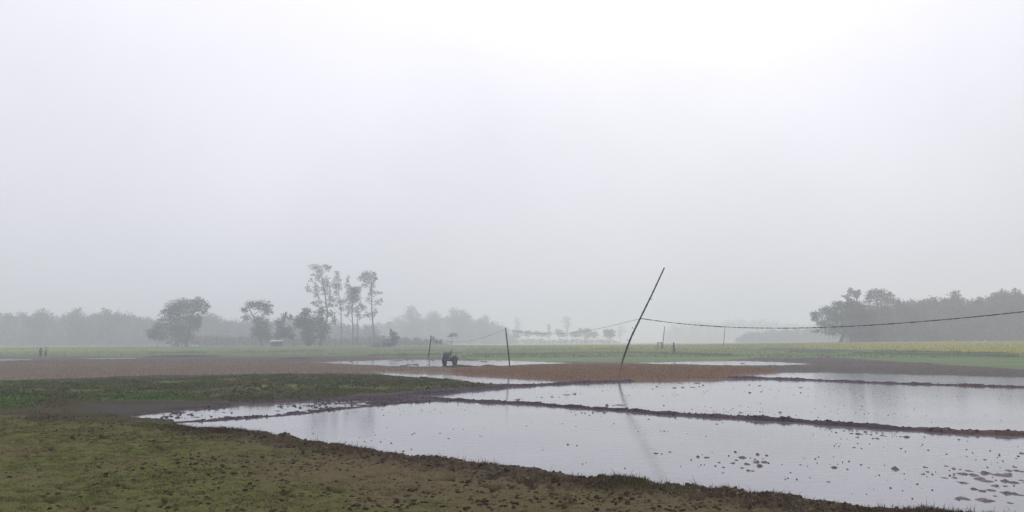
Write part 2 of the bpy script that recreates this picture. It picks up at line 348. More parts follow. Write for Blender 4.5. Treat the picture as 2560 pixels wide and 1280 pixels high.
cp = mixc(cp, C(.068, .05, .036), np.clip(rim * rimw * 1.2, 0, 1) * .9)
ci = mixc(ci, cp, sm(-.05, .15, sf)); zi[sf > .02] = 6
col[ix] = ci; zone[ix] = zi
beh = (gy <= 0) | (gr < 4); zone[beh] = 6; col[beh] = (.06, .058, .022)
col = np.clip(col, .004, .8)

idx = np.arange(NA * NR).reshape(NR, NA)
a0 = idx[:-1]; a1 = idx[1:]
F = np.stack([a0, np.roll(a0, -1, 1), np.roll(a1, -1, 1), a1], -1).reshape(-1, 4)[:, ::-1]
V = np.stack([gx, gy, gz], 1)
fz = np.sort(zone[F], 1)[:, 1]
def submesh(name, faces, label=None):
    u, inv = np.unique(faces, return_inverse=True)
    o = link(name, npmesh(name, V[u], inv.reshape(-1, 4), {'soil': col[u], 'wet': wet[u]}), None, SOIL)
    return tag(o, label, None, None, 'structure')
for z, nm in ((0, 'crop_field'), (1, 'mustard_field'), (2, 'stubble_field'), (3, 'bare_field'), (4, 'ground'), (5, 'bank_terrain'), (6, 'pasture_field'), (7, 'bund_path')):
    fm = F[fz == z]
    if z == 6: fm = np.concatenate([fm])
    if len(fm): submesh(nm, fm)
cen = npmesh('ground_under_camera', [(math.sin(a) * 1.002, math.cos(a) * 1.002, .2) for a in ang] + [(0, 0, .2)], [((i + 1) % NA, i, NA) for i in range(NA)], {'soil': np.full((NA + 1, 3), .05), 'wet': np.zeros(NA + 1)})
tag(link('ground', cen, None, SOIL), kind='structure')
wm = bpy.data.meshes.new('water'); wm.from_pydata([(-160, 6, 0), (190, 6, 0), (190, 118, 0), (-160, 118, 0)], [], [(0, 1, 2, 3)])
tag(link('water', wm, None, WATER, False), kind='structure')

def ground_z(X, Y):                      # height of the built terrain at world x, y
    a = math.atan2(X, Y); rr = math.hypot(X, Y)
    j = int(np.clip(np.searchsorted(ang, a), 0, NA - 1)); i = int(np.clip(np.searchsorted(rad, rr), 0, NR - 1))
    return float(gz[i * NA + j])
def gz_many(X, Y):
    a = np.arctan2(X, Y); rr = np.hypot(X, Y)
    j = np.clip(np.searchsorted(ang, a), 0, NA - 1); i = np.clip(np.searchsorted(rad, rr), 0, NR - 1)
    return gz[i * NA + j], i * NA + j

# ------------------------------------------------------------------ grass and crops (nobody could count them)
def blades(name, P, hgt, wid, tint, lean=.5, label=None, cat=None):
    n = len(P); a = RNG.uniform(0, 2 * math.pi, n); b = RNG.uniform(0, 2 * math.pi, n)
    wv = np.stack([np.cos(a), np.sin(a), 0 * a], 1) * wid[:, None] / 2
    ln = np.stack([np.cos(b), np.sin(b), 0 * b], 1) * (hgt * RNG.uniform(0, lean, n))[:, None]
    mid = P + ln * .35 + np.array([0, 0, 1]) * (hgt * .6)[:, None]; tip = P + ln + np.array([0, 0, 1]) * hgt[:, None]
    Vv = np.stack([P - wv, P + wv, mid + wv * .7, mid - wv * .7, tip + wv * .12, tip - wv * .12], 1).reshape(-1, 3)
    k = np.arange(n)[:, None] * 6
    Fv = np.concatenate([k + np.array([0, 1, 2, 3]), k + np.array([3, 2, 4, 5])])
    o = link(name, npmesh(name, Vv, Fv, {'tint': np.repeat(tint, 6, 0)}), None, BLADE, False)
    return tag(o, label, cat, None, 'stuff')
def sample(mask, n, wts=None):           # random points on the terrain where mask holds (area weighted)
    ids = np.where(mask)[0]; w = gr[ids] ** 2 * (wts[ids] if wts is not None else 1); w = w / w.sum()
    c = RNG.choice(ids, n, p=w)
    rr = gr[c] * (1 + RNG.uniform(-.0025, .0025, n)); aa = np.arctan2(gx[c], gy[c]) + RNG.uniform(-.0008, .0008, n)
    return np.stack([rr * np.sin(aa), rr * np.cos(aa), gz[c] - .006], 1), c
inframe = (PX > -150) & (PX < 2720) & (gy > 0)
SF = np.full(len(gx), -9.0); SF[ix] = sf; RIM = np.zeros(len(gx)); RIM[ix] = rim * rimw; SB = np.full(len(gx), -9.0); SB[ix] = sb
HOOF = np.zeros(len(gx)); HOOF[ix] = hoof; GG = np.zeros(len(gx)); GG[ix] = np.clip(gg + leftg + .6, .05, 1.4); WEED = np.zeros(len(gx)); WEED[ix] = np.clip(weed + weed2 * .7, 0, 1)
m = inframe & (SF > .25) & (gr < 24) & (gr > 6.8) & (HOOF < .4)
P, c = sample(m, 120000, GG * np.clip(.25 + fbm(gx, gy, .2, 3, 207) * 1.9, .02, 2))
v = RNG.uniform(.7, 1.35, len(P))[:, None]; yl = RNG.random(len(P))[:, None]
t = np.where(yl < .2, C(.17, .145, .075), np.where(yl < .62, C(.10, .106, .03), C(.10, .083, .044))) * v * RNG.uniform(.6, 1.3, len(P))[:, None]
blades('grass', P, RNG.uniform(.008, .026, len(P)), RNG.uniform(.004, .009, len(P)), t, 1.3, 'short trampled olive grass over muddy pasture', 'grass')
m = inframe & (SF > -.02) & (SF < 1.0) & (gr < 24) & (RIM > .25)
P, c = sample(m, 16000, RIM * np.clip(fbm(gx, gy, 1.1, 3, 201) + .45, .02, 1) ** 1.5)
v = RNG.uniform(.6, 1.4, len(P))[:, None]; yl = RNG.random(len(P))[:, None]; gsel = (fbm(P[:, 0], P[:, 1], 1.7, 2, 203)[:, None] > .15)
t = np.where(yl < .2, C(.13, .10, .06), np.where(gsel, C(.05, .06, .02), C(.06, .04, .03))) * v
blades('rim_grass', P, RNG.uniform(.015, .06, len(P)) * np.where(RNG.random(len(P)) < .05, 2.2, 1), RNG.uniform(.004, .009, len(P)), t, 1.2, 'dry brown and green grass along the dug field edge', 'grass')
m = inframe & (SB > .1) & (gr < 70)
MF = np.zeros(len(gx)); MF[ix] = mudflat; STEEP = np.zeros(len(gx)); STEEP[ix] = steep
P, c = sample(m, 80000, np.clip(.35 + 1.7 * fbm(gx, gy, 1.1, 3, 217), .03, 2) * (1 - .35 * STEEP))
v = RNG.uniform(.6, 1.5, len(P))[:, None]; dry = (fbm(P[:, 0], P[:, 1], 2.6, 3, 113)[:, None] > .25) | (RNG.random(len(P)) < .2)[:, None]
t = np.where(dry, C(.14, .118, .072), C(.105, .122, .054)) * v; wd = WEED[c][:, None] > RNG.random(len(P))[:, None]
t = np.where(wd, C(.085, .14, .04) * v, t)
blades('bank_grass', P, RNG.uniform(.03, .11, len(P)), RNG.uniform(.012, .03, len(P)), t, .9, 'dark green rank grass and weeds on the cut bank', 'grass')
m = inframe & (zone == 2) & (gz > .025)
P, c = sample(m, 110000)
v = RNG.uniform(.65, 1.5, len(P))[:, None]
t = np.where((PX[c] < 1130)[:, None], C(.25, .205, .16), C(.24, .152, .095)) * v
blades('stubble_grass', P, RNG.uniform(.05, .13, len(P)), RNG.uniform(.012, .03, len(P)), t, .35, 'orange brown cut rice stubble', 'stubble')
m = inframe & ((zone == 1) | ((mus[:, 0] > .4) & (zone == 0) & (PY < t1 + 1))) & (gr > 110) & (gr < 340)
P, c = sample(m, 170000, np.clip(mus[:, 0] - .25, .02, 1))
v = RNG.uniform(.7, 1.3, len(P))[:, None]
t = np.where((RNG.random(len(P)) < mus[c][:, 0] * .7)[:, None], C(.50, .46, .10), C(.15, .19, .075)) * v
blades('mustard_grass', P, RNG.uniform(.12, .34, len(P)), RNG.uniform(.05, .11, len(P)), t, .4, 'yellow flowering mustard crop', 'crop')
m = inframe & (zone == 0) & (gr > 95) & (gr < 300)
P, c = sample(m, 50000)
v = RNG.uniform(.6, 1.5, len(P))[:, None]
blades('crop_grass', P, RNG.uniform(.06, .2, len(P)), RNG.uniform(.05, .14, len(P)), C(.145, .19, .09) * v, .5, 'young green crop in the misty fields', 'crop')
m = inframe & ((zone == 3) | (zone == 4)) & (gz > .03) & (PY > 880) & (MF < .2) & (gr < 110) & (SF < 0)
P, c = sample(m, 26000)
v = RNG.uniform(.6, 1.4, len(P))[:, None]
blades('tuft_grass', P, RNG.uniform(.02, .07, len(P)), RNG.uniform(.01, .03, len(P)), C(.075, .062, .055) * v, .8, 'sparse dead grass on the mud ridges', 'grass')

def lumps(name, P, size, flat, tint, label):
    n = len(P); th = np.arange(7) * 2 * math.pi / 7; rg = RNG
    a = RNG.uniform(0, 6.28, n)[:, None] + th; rad_ = size[:, None] * RNG.uniform(.55, 1.2, (n, 7))
    lo = np.stack([np.cos(a) * rad_, np.sin(a) * rad_, np.full((n, 7), -.3) * size[:, None]], 2)
    r2 = rad_ * RNG.uniform(.5, .85, (n, 7)); hi = np.stack([np.cos(a) * r2, np.sin(a) * r2, size[:, None] * flat * RNG.uniform(.6, 1.2, (n, 7))], 2)
    tp = np.stack([RNG.uniform(-.2, .2, n) * size, RNG.uniform(-.2, .2, n) * size, size * flat * RNG.uniform(1, 1.5, n)], 1)[:, None]
    Vv = (np.concatenate([lo, hi, tp], 1) + P[:, None]).reshape(-1, 3); b = np.arange(n)[:, None] * 15
    Fq = [b + np.array([k, (k + 1) % 7, 7 + (k + 1) % 7, 7 + k]) for k in range(7)] + [b + np.array([7 + k, 7 + (k + 1) % 7, 14, 14]) for k in range(7)]
    me = bpy.data.meshes.new(name); Fq = np.concatenate(Fq); me.from_pydata(Vv.tolist(), [], [tuple(f) if f[2] != f[3] else tuple(f[:3]) for f in Fq.tolist()])
    at = me.attributes.new('tint', 'FLOAT_COLOR', 'POINT'); c = np.ones((n * 15, 4), np.float32); c[:, :3] = np.repeat(tint, 15, 0); at.data.foreach_set('color', c.ravel())
    return tag(link(name, me, None, BLADE, True), label, 'soil', None, 'stuff')
m = inframe & (SF > .3) & (gr < 23) & (gr > 6.8)
P, c = sample(m, 8000, np.clip(.3 + 1.5 * fbm(gx, gy, 1.5, 3, 211) + np.interp(PX, [0, 700, 1300], [-.25, .2, .5]), .04, 2))
v = RNG.uniform(.5, 1.5, len(P))[:, None]
lumps('dirt', P, .008 + .036 * RNG.random(len(P)) ** 2.2, .5, np.where(RNG.random(len(P))[:, None] < .6, C(.03, .022, .014), C(.08, .06, .033)) * v, 'dark crumbs of trampled soil over the pasture')
m = inframe & (SF > -.05) & (SF < 1.0) & (gr < 24) & (RIM > .2)
P, c = sample(m, 3600, RIM * np.clip(.5 + fbm(gx, gy, .7, 3, 213), .05, 2))
lumps('dirt', P, .008 + .036 * RNG.random(len(P)) ** 2.2, .6, np.where(RNG.random(len(P))[:, None] < .7, C(.054, .040, .031), C(.10, .08, .055)) * RNG.uniform(.6, 1.5, len(P))[:, None], 'dug reddish brown soil along the pasture edge')
m = inframe & (zone == 7) & (gr < 75)
P, c = sample(m & (gz > .03), 1500, 1 / gr)
lumps('mud', P, .010 + .035 * RNG.random(len(P)) ** 2, .6, C(.045, .03, .043) * RNG.uniform(.6, 1.4, len(P))[:, None], 'crumbly purple brown mud on the paddy ridges')
P, c = sample(inframe & (SB > .2) & (gr < 50), 1900, (1 - .3 * STEEP) * np.clip(.35 + 1.6 * fbm(gx, gy, 2.2, 3, 215), .02, 2) * (.4 + WEED))
bl_ = [(p + np.array([0, 0, .02]), q_, q_, q_ * .6, 1) for p, q_ in zip(P, RNG.uniform(.05, .2, len(P)))]
def leaf_tuft(bw, size, n, tint, name, label):
    VV = []; TT = []
    for (cc, rx, ry, rz, _), tt in zip(bw, tint):
        u = RNG.normal(size=(n, 3)); u[:, 2] = np.abs(u[:, 2]); u /= np.linalg.norm(u, axis=1)[:, None]
        p = cc + u * np.array([rx, ry, rz]) * RNG.uniform(.4, 1, n)[:, None]; a = RNG.normal(size=(n, 3)); a /= np.linalg.norm(a, axis=1)[:, None]
        b = np.cross(a, RNG.normal(size=(n, 3))); b /= np.linalg.norm(b, axis=1)[:, None]; s_ = (size * RNG.uniform(.5, 1.4, n))[:, None]
        VV.append(np.stack([p - a * s_, p - b * s_ * .4, p + a * s_, p + b * s_ * .4], 1).reshape(-1, 3)); TT.append(np.repeat(tt * RNG.uniform(.6, 1.4, n)[:, None], 4, 0))
    Vv = np.concatenate(VV); return tag(link(name, npmesh(name, Vv, np.arange(len(Vv)).reshape(-1, 4), {'tint': np.concatenate(TT)}), None, LEAF, False), label, 'weeds', None, 'stuff')
P2, c2 = sample(inframe & (SB > 2.2) & (gr < 50), 330, np.clip(.2 + 1.8 * fbm(gx, gy, 3.0, 3, 225), .01, 2))
P = np.concatenate([P, P2]); c = np.concatenate([c, c2]); bl_ += [(p + np.array([0, 0, .03]), q_ * 1.5, q_, q_ * .55, 1) for p, q_ in zip(P2, RNG.uniform(.2, .42, len(P2)))]
wq = WEED[c]; tl = 1.9 * np.where((RNG.random(len(P)) < wq)[:, None], C(.06, .095, .028), np.where((RNG.random(len(P)) < .35)[:, None], C(.075, .068, .04), C(.04, .055, .024)))
WM = np.zeros(len(gx), bool); WM[ix] = (sd > .15) & (sdD <= 0) & (h < 0)
mW = inframe & WM & (gr < 48) & (gr > 7)
Pw, cw = sample(mW, 900, np.clip(fbm(gx, gy, 3.2, 3, 219) * 2.2 - .2, .004, 2) / np.maximum(gr, 8)); Pw[:, 2] = -.002
SDD = np.full(len(gx), -9.0); SDD[ix] = sdD; CH = np.zeros(len(gx)); CH[ix] = np.clip(churn, 0, 1)
Pd, cd = sample(inframe & (SDD > .02), 1500, np.clip(fbm(gx, gy, 1.0, 3, 223) * 1.5 + .25, .02, 2) * (.06 + CH)); Pd[:, 2] = np.maximum(Pd[:, 2], -.004)
lumps('mud', Pd, .015 + .05 * RNG.random(len(Pd)) ** 2, .5, C(.07, .055, .065) * RNG.uniform(.6, 1.4, len(Pd))[:, None], 'churned crumbs of mud in the shallow muddy strip')
lumps('mud', Pw, .006 + .016 * RNG.random(len(Pw)) ** 2, .6, C(.06, .045, .055) * RNG.uniform(.6, 1.4, len(Pw))[:, None], 'specks of mud and straw breaking the paddy water')
Ps, cs = sample(inframe & (SF > .1) & (gr < 22) & (gr > 6.8), 6500, np.clip(.3 + 1.5 * fbm(gx, gy, .9, 3, 221), .03, 2)); Ps[:, 2] += .012
blades('straw_grass', Ps, RNG.uniform(.012, .03, len(Ps)), RNG.uniform(.003, .006, len(Ps)), C(.24, .2, .12) * RNG.uniform(.5, 1.2, len(Ps))[:, None], 5.0, 'pale bits of straw lying on the pasture', 'straw')
leaf_tuft(bl_, .04, 34, tl, 'weeds', 'clumps of leafy weeds and rough grass on the bank')
# ------------------------------------------------------------------ clods of mud standing in the paddies
CL = []
for s, ox, oy, L in (
    (4.571, 2000, 1040, [(345,157,30),(285,157,15),(225,150,12),(365,182,30),(410,190,45),(500,170,40),(560,172,25),(600,172,30),(650,172,40),(585,200,60),(660,205,70),(710,213,25),(750,183,60),(760,205,45),(815,185,30),(815,215,50),(875,195,40),(945,195,45),(935,222,60),(980,235,25),(655,245,65),(885,258,70),(830,258,40),(1045,205,25),(1083,208,25),(1060,232,20),(1100,235,20),(1210,240,90),(1150,238,30),(1420,242,25),(470,262,30),(540,265,22),(335,217,22),(155,230,15),(150,205,15),(410,320,15),(460,320,18),(393,343,22),(445,348,28),(660,314,30),(793,320,22),(615,360,50),(707,372,30),(1155,372,35),(1400,327,38),(1385,345,15),(1465,392,25),(955,357,10),(215,470,35),(172,492,30),(195,538,25),(385,468,20),(487,530,22),(562,520,38),(385,590,100),(540,610,28),(342,553,15),(430,553,15),(40,485,12),(67,484,12),(10,560,50),(85,575,15),(1085,605,120),(1190,660,28),(1428,585,65),(1455,640,55),(1410,668,60),(1510,668,40),(1550,640,15),(1675,575,45),(1675,437,35),(1760,605,35),(1830,610,18),(1650,707,55),(1765,707,40),(1765,663,30),(1915,627,55),(1850,662,90),(1990,680,110),(2110,655,110),(2060,720,120),(2120,745,100),(2300,675,110),(2380,665,80),(2390,625,60),(2470,625,60),(2530,635,50),(2545,430,70),(1860,765,90),(2340,745,90),(2430,760,100),(2530,735,45),(2230,800,70),(2350,803,50),(1980,835,80),(2075,857,80),(2195,853,80),(2370,885,110),(2450,890,70),(2520,905,60),(1860,940,110),(1800,955,40),(2120,965,150),(2190,970,50),(2225,915,28),(2405,998,70),(1905,462,25),(2010,500,25),(2110,500,60),(2258,473,15),(1970,423,25),(2320,515,18),(2490,460,45),(2470,485,30),(2460,585,35),(1815,270,40),(1910,287,20),(2030,245,25)]),
    (3.047, 1280, 860, [(487,540,20),(530,525,25),(558,527,25),(617,525,30),(588,544,22),(705,525,60),(1040,573,25),(1250,570,12),(1500,577,15),(1560,610,25),(1605,600,12),(1135,662,20),(1160,664,25),(1185,667,15),(1478,704,15),(425,767,30),(495,775,28),(232,806,15),(1095,833,45),(1140,838,20),(1205,823,30),(1415,860,45),(1480,865,60),(1450,843,15),(1365,883,25),(1700,823,35),(1750,865,70),(1710,885,30),(1680,908,45),(1755,945,40),(1550,930,30),(1610,940,35),(1580,905,45),(1650,853,25),(1800,965,50),(1830,968,45),(1790,915,50),(1860,900,70),(1890,930,80),(1870,842,50),(1910,875,25),(1850,880,30),(1815,870,15),(1940,850,40),(1920,900,60),(1465,920,12),(1440,922,15),(1420,937,12),(1285,932,12),(1605,982,25),(1525,828,10),
      (1155,470,25),(725,470,50),(770,470,30),(830,466,90),(40,424,60),(75,418,20),(185,405,15),(225,407,25),(305,405,35),(280,374,12),(305,387,15),(360,405,25),(420,388,90),(475,382,50),(520,380,15),(418,410,12),(630,411,10),(870,404,12),(885,392,12),(900,392,10),(1248,393,12),(1105,325,25),(1070,343,20),(1240,335,60),(1300,332,50),(1370,330,60),(1430,325,40),(1455,315,25),(1130,292,30),(1280,300,40),(1410,298,50),(920,333,10),(690,358,20),(1630,515,15),(1645,520,15),(1740,524,50),(1810,372,45),(1900,365,20),(1885,318,35),(1810,312,20),(1890,452,15),(1900,487,10),(1800,483,12)]),
    (3.047, 1920, 860, [(90,520,35),(85,357,15),(195,388,20),(250,372,20),(245,333,40),(305,398,10),(520,335,15),(60,412,10),(365,400,8),(1215,436,8),(1455,428,10),(1165,560,8)]),
    (3.047, 640, 860, [(1000,638,12),(1205,680,30),(1190,690,20),(1400,680,25),(1468,720,25),(1405,525,12),(1180,478,15),(1578,650,12),(1705,700,10),(1718,704,12),(880,733,10),(950,746,15),(180,478,50)])):
    CL += [(a / s + ox, b / s + oy, w / s) for a, b, w in L]
def clod_mesh(k):                        # ragged half-sunk lump: irregular outline, lumpy top
    rr = random.Random(k); nt_, nr_ = 36, 7; vs = []; fs = []
    for i in range(nr_ + 1):
        for t in range(nt_):
            a = t * 2 * math.pi / nt_; ca, sa = math.cos(a), math.sin(a)
            Rr = .72 + .5 * float(fbm(np.array([ca * 1.1 + 9 * k]), np.array([sa * 1.1]), .7, 3, 300 + k)[0]); q = i / nr_
            px_, py_ = ca * Rr * q, sa * Rr * q
            z_ = (1 - q ** 1.8) * (.75 + .9 * float(fbm(np.array([px_ + 5 * k]), np.array([py_]), .45, 3, 400 + k)[0])) - .22 * q
            vs.append((px_, py_, z_))
    for i in range(nr_):
        for t in range(nt_): fs.append((i * nt_ + t, (i + 1) * nt_ + t, (i + 1) * nt_ + (t + 1) % nt_, i * nt_ + (t + 1) % nt_))
    me = bpy.data.meshes.new('mud_clod'); me.from_pydata(vs, [], fs); me.materials.append(MUDM); me.update()
    me.polygons.foreach_set('use_smooth', np.ones(len(me.polygons), bool)); return me
CM = [clod_mesh(k) for k in range(9)]
proto = bpy.data.objects.new('mud_clod', CM[0]); first = True
for i, (X, Y, w) in enumerate(CL):
    p = gp(X, Y); d = p[1]; wd = w * d / FP / 2
    o = proto if first else proto.copy(); first = False
    COL.objects.link(o); o.data = CM[i % 9]; o.location = (p[0], p[1], .0)
    hz = min(max(.45 * wd, .015), .04); wd *= 1.7 if X > 2350 and Y > 1150 else 1
    o.scale = (wd * random.uniform(.95, 1.35), min(wd * random.uniform(1.1, 2.0), .3 + wd), hz * random.uniform(.7, 1.2)); o.rotation_euler = (0, 0, random.uniform(-.35, .35))
    b1y = np.interp(X, [a for a, b in B1], [b for a, b in B1])
    if Y < b1y: lab, g = 'small dark mud clod in the flooded paddy beyond the first ridge', 'mud clods in the paddy beyond the first ridge'
    elif X > 2090 and Y < 1120: lab, g = 'dark mud clod in the scatter just in front of the long ridge', 'mud clods under the long ridge'
    elif X > 2350: lab, g = 'broad brown mud clod in the big scatter near the pasture corner', 'mud clods near the pasture corner'
    elif X > 1700: lab, g = 'purple brown mud clod in the open middle of the large paddy', 'mud clods in the middle of the large paddy'
    elif Y < 1052: lab, g = 'dark mud clod in the water close to the leaning pole reflection', 'mud clods by the pole reflection'
    else: lab, g = 'tiny lone mud clod on the calm water of the large paddy', 'lone mud clods on the calm water'
    tag(o, lab, 'mud clod', g)

# ------------------------------------------------------------------ trees
def leaf_quads(blobs_w, size, cov, base, seed):
    rg = np.random.default_rng(seed); VV = []; TT = []
    for (c, rx, ry, rz, cv) in blobs_w:
        n = max(10, int(cov * cv * math.pi * rx * rz / (size * size * .55)))
        u = rg.normal(size=(n, 3)); u /= np.linalg.norm(u, axis=1)[:, None]
        rr = rg.uniform(.1, 1, n) ** .55 * rg.normal(1, .16, n)
        p = np.array(c) + u * rr[:, None] * np.array([rx, ry, rz])
        a = rg.normal(size=(n, 3)); a /= np.linalg.norm(a, axis=1)[:, None]
        b = np.cross(a, rg.normal(size=(n, 3))); b /= np.linalg.norm(b, axis=1)[:, None]
        s = (size * rg.uniform(.55, 1.3, n))[:, None]
        VV.append(np.stack([p - a * s * .6, p - b * s * .32, p + a * s * .6, p + b * s * .32], 1).reshape(-1, 3))
        k = (rg.uniform(.35, 2.0) * rg.uniform(.7, 1.35, n))[:, None]; TT.append(np.repeat(np.array(base) * k, 4, 0))
    Vv = np.concatenate(VV); Fv = np.arange(len(Vv)).reshape(-1, 4); return Vv, Fv, np.concatenate(TT)
NT = [0]
def tree(name, label, cat, d, blobs, base, trunk=None, limbs=True, leaf=.42, cov=3.6, green=(.024, .034, .022), bark=BARK, w=None, group=None, depth=.8):
    """blobs: (X, Y, rx, ry) crown masses; base: (X, Y) foot; trunk: points up the stem"""
    NT[0] += 1; k = d / FP
    b0 = dp(base[0], base[1], d); zg = ground_z(b0[0], b0[1]); root = empty(name, (b0[0], b0[1], zg)); O = np.array([b0[0], b0[1], zg])
    rg = random.Random(NT[0] * 13); bw = []
    for q in blobs:
        c = dp(q[0], q[1], d) - O; rx, rz = q[2] * k, q[3] * k
        c[1] += rg.uniform(-.5, .5) * rx * depth * 1.5
        c[2] = max(c[2], rz * .55)
        bw.append((c, rx, max(rx, rz) * depth, rz, q[4] if len(q) > 4 else 1))
    for c, rx, ry, rz, cv in list(bw):   # ragged outer sprays
        for _ in range(3):
            a_ = rg.uniform(0, 6.28); q_ = rg.uniform(.25, .45)
            bw.append((c + np.array([math.cos(a_) * rx * 1.05, rg.uniform(-.5, .5) * ry, max(math.sin(a_) * rz * 1.05, .3 - c[2])]), rx * q_, ry * q_, rz * q_ * .7, cv * .5))
    nbig = len(blobs)
    top = max(b[0][2] + b[3] * .4 for b in bw)
    st = [dp(a, b, d) - O for a, b in (trunk or [])]
    if not st:
        hi = max(bw, key=lambda b: b[0][2]); st = [np.array([hi[0][0] * .4, 0, hi[0][2] * .55]), np.array([hi[0][0], hi[0][1] * .5, hi[0][2]])]
    pts = [np.array([0, 0, -.3])] + st; hh = max(p[2] for p in pts); w = w or hh * .016 + .06
    mb = MB(); n = len(pts)
    dense = [pts[0]]
    for a, b in zip(pts[:-1], pts[1:]):
        for t in (.33, .66, 1): dense.append(a * (1 - t) + b * t + np.array([rg.uniform(-1, 1), rg.uniform(-1, 1), 0]) * w * .35 * (t < 1))
    mb.tube(dense, [w * (1.25 - 1.0 * i / (len(dense) - 1)) for i in range(len(dense))], 8)
    if limbs:
        for c, rx, ry, rz, cv in bw[:nbig]:
            lo = [p for p in dense if p[2] < c[2] - .2] or [dense[1]]; s = lo[-1] if len(lo) < 3 else lo[max(0, len(lo) - 1 - rg.randrange(2))]
            md = (s + c) / 2 + np.array([0, 0, -.08 * np.linalg.norm(c - s)])
            mb.tube([s, md, c], [w * .42, w * .28, w * .1], 6)
            for _ in range(2):
                e = c + np.array([rg.uniform(-1, 1) * rx, rg.uniform(-1, 1) * ry, rg.uniform(0, 1) * rz]) * .85; mb.tube([c, (c + e) / 2 + np.array([0, 0, .05 * rz]), e], [w * .12, w * .08, w * .03], 5)
    mb.build('trunk', bark, root)
    Vv, Fv, T = leaf_quads(bw, leaf, cov, green, NT[0])
    Vv[:, 2] = np.maximum(Vv[:, 2], .05)
    link('crown', npmesh('crown', Vv, Fv, {'tint': T}), root, LEAF, False)
    return tag(root, label, cat, group)
def zz(s, ox, oy): return lambda L: [(a / s + ox, b / s + oy, c / s, e / s) + tuple(rest) for a, b, c, e, *rest in L]
def zp(s, ox, oy): return lambda L: [(a / s + ox, b / s + oy) for a, b in L]
z1, p1 = zz(4, 0, 640), zp(4, 0, 640); z2, p2 = zz(4.572, 560, 620), zp(4.572, 560, 620)
z5, p5 = zz(4, 1920, 680), zp(4, 1920, 680); z6, p6 = zz(8, 1260, 760), zp(8, 1260, 760)
GP = 'tall airy trees beside the huts'
tree('broad_tree', 'dark broad tree with flat spreading top standing alone before the hazy wood', 'tree', 275,
     z1([(1850,470,140,45),(1980,460,90,45),(1720,520,80,50),(2055,505,45,40),(2050,560,30,25),(1850,530,150,50),(1990,535,60,35),(1750,600,130,60),(1900,620,110,60),(1650,550,40,25),(1960,680,60,80),(1800,720,140,90),(1850,820,150,80),(1985,640,25,50)]), (465, 869), w=.5)
tree('bush_tree', 'low rounded bush beneath the flat topped broad tree', 'bush', 268, z1([(1580,700,70,50),(1560,770,80,50),(1530,810,50,30),(1620,800,70,60)]), (392, 869), w=.12)
tree('round_tree', 'round crowned tree with a gap of sky through its crown', 'tree', 275,
     z2([(330,650,80,50),(450,660,100,70),(500,720,60,60),(235,715,45,35),(250,800,45,45),(400,820,90,50),(450,900,110,80),(400,980,110,70),(500,1000,70,60)]), (655, 868), w=.35)
tree('small_tree', 'small pointed tree between the round crowned tree and the dense dark one', 'tree', 265, z2([(680,790,45,50),(640,860,60,50),(640,930,65,50),(620,1010,60,60)]), (703, 868), w=.2)
tree('slender_tree', 'little tree with bare crooked stem next to the white roofed hut', 'tree', 258, z2([(765,790,28,40),(740,940,65,55),(690,1000,70,40),(770,1000,60,40)]), (735, 867), p2([(785, 1060), (760, 980), (745, 920)]), w=.14)
tree('dense_tree', 'dense dark conical tree beneath the tallest eucalyptus', 'tree', 255,
     z2([(935,740,55,60),(900,820,85,70),(950,880,110,90),(950,980,100,80),(980,1060,70,60),(850,880,60,50)]), (774, 868), w=.4, cov=4.2)
tree('bushy_tree', 'leafy tree filling the space around the base of the tallest eucalyptus', 'tree', 262,
     z2([(1130,740,75,55),(1100,830,75,65),(1130,920,90,70),(1230,760,45,40),(1250,830,40,45),(1100,1000,80,60)]), (800, 868), w=.25, cov=2.8)
AIR = dict(leaf=.36, cov=1.7, bark=PALEBARK, green=(.03, .037, .028), depth=.9)
tree('eucalyptus_tree', 'tallest eucalyptus with ragged wide branching crown', 'tree', 285,
     z2([(1030,215,70,35),(1090,260,60,50),(1160,205,55,25),(1195,240,35,35),(1080,330,40,60),(1020,300,28,25),(1150,370,50,50),(1000,370,25,22),(1180,420,30,40),(950,455,25,38),(985,490,30,22),(1050,460,40,60),(1060,540,40,50),(1090,620,40,45),(1040,640,40,30),(1010,625,20,18),(1140,470,40,50),(1200,500,40,60),(1210,580,30,50),(1200,650,30,25),(1110,700,30,25)]),
     (803, 870), p2([(1185, 760), (1165, 640), (1150, 480), (1105, 300), (1060, 215)]), w=.3, group=GP, **AIR)
tree('eucalyptus_tree', 'narrow eucalyptus just beside the tallest one, with a thin straight stem', 'tree', 288,
     z2([(1300,285,33,30),(1290,350,50,45),(1270,430,60,55),(1310,440,40,55),(1280,510,40,30),(1250,600,50,40),(1330,620,55,55),(1350,690,35,28),(1240,655,40,28)]),
     (854, 870), p2([(1342, 900), (1335, 700), (1310, 500), (1300, 300)]), w=.2, group=GP, **AIR)
tree('eucalyptus_tree', 'shorter eucalyptus with a compact dense crown in the middle of the tall group', 'tree', 282,
     z2([(1415,355,22,38),(1410,420,38,40),(1470,490,75,55,2),(1510,480,60,48,2),(1450,580,75,75,2),(1530,580,50,60),(1420,680,45,45),(1470,700,55,55),(1400,770,28,28)]),
     (882, 870), p2([(1475, 900), (1462, 760), (1470, 560), (1440, 430)]), w=.22, group=GP, **AIR)
tree('eucalyptus_tree', 'thin sparse eucalyptus stem behind the compact crowned one', 'tree', 290, z2([(1530,750,30,50),(1560,650,25,30),(1535,690,30,40),(1555,790,20,25)]), (895, 869), p2([(1528, 900), (1520, 760), (1530, 660)]), w=.18, group=GP, **AIR)
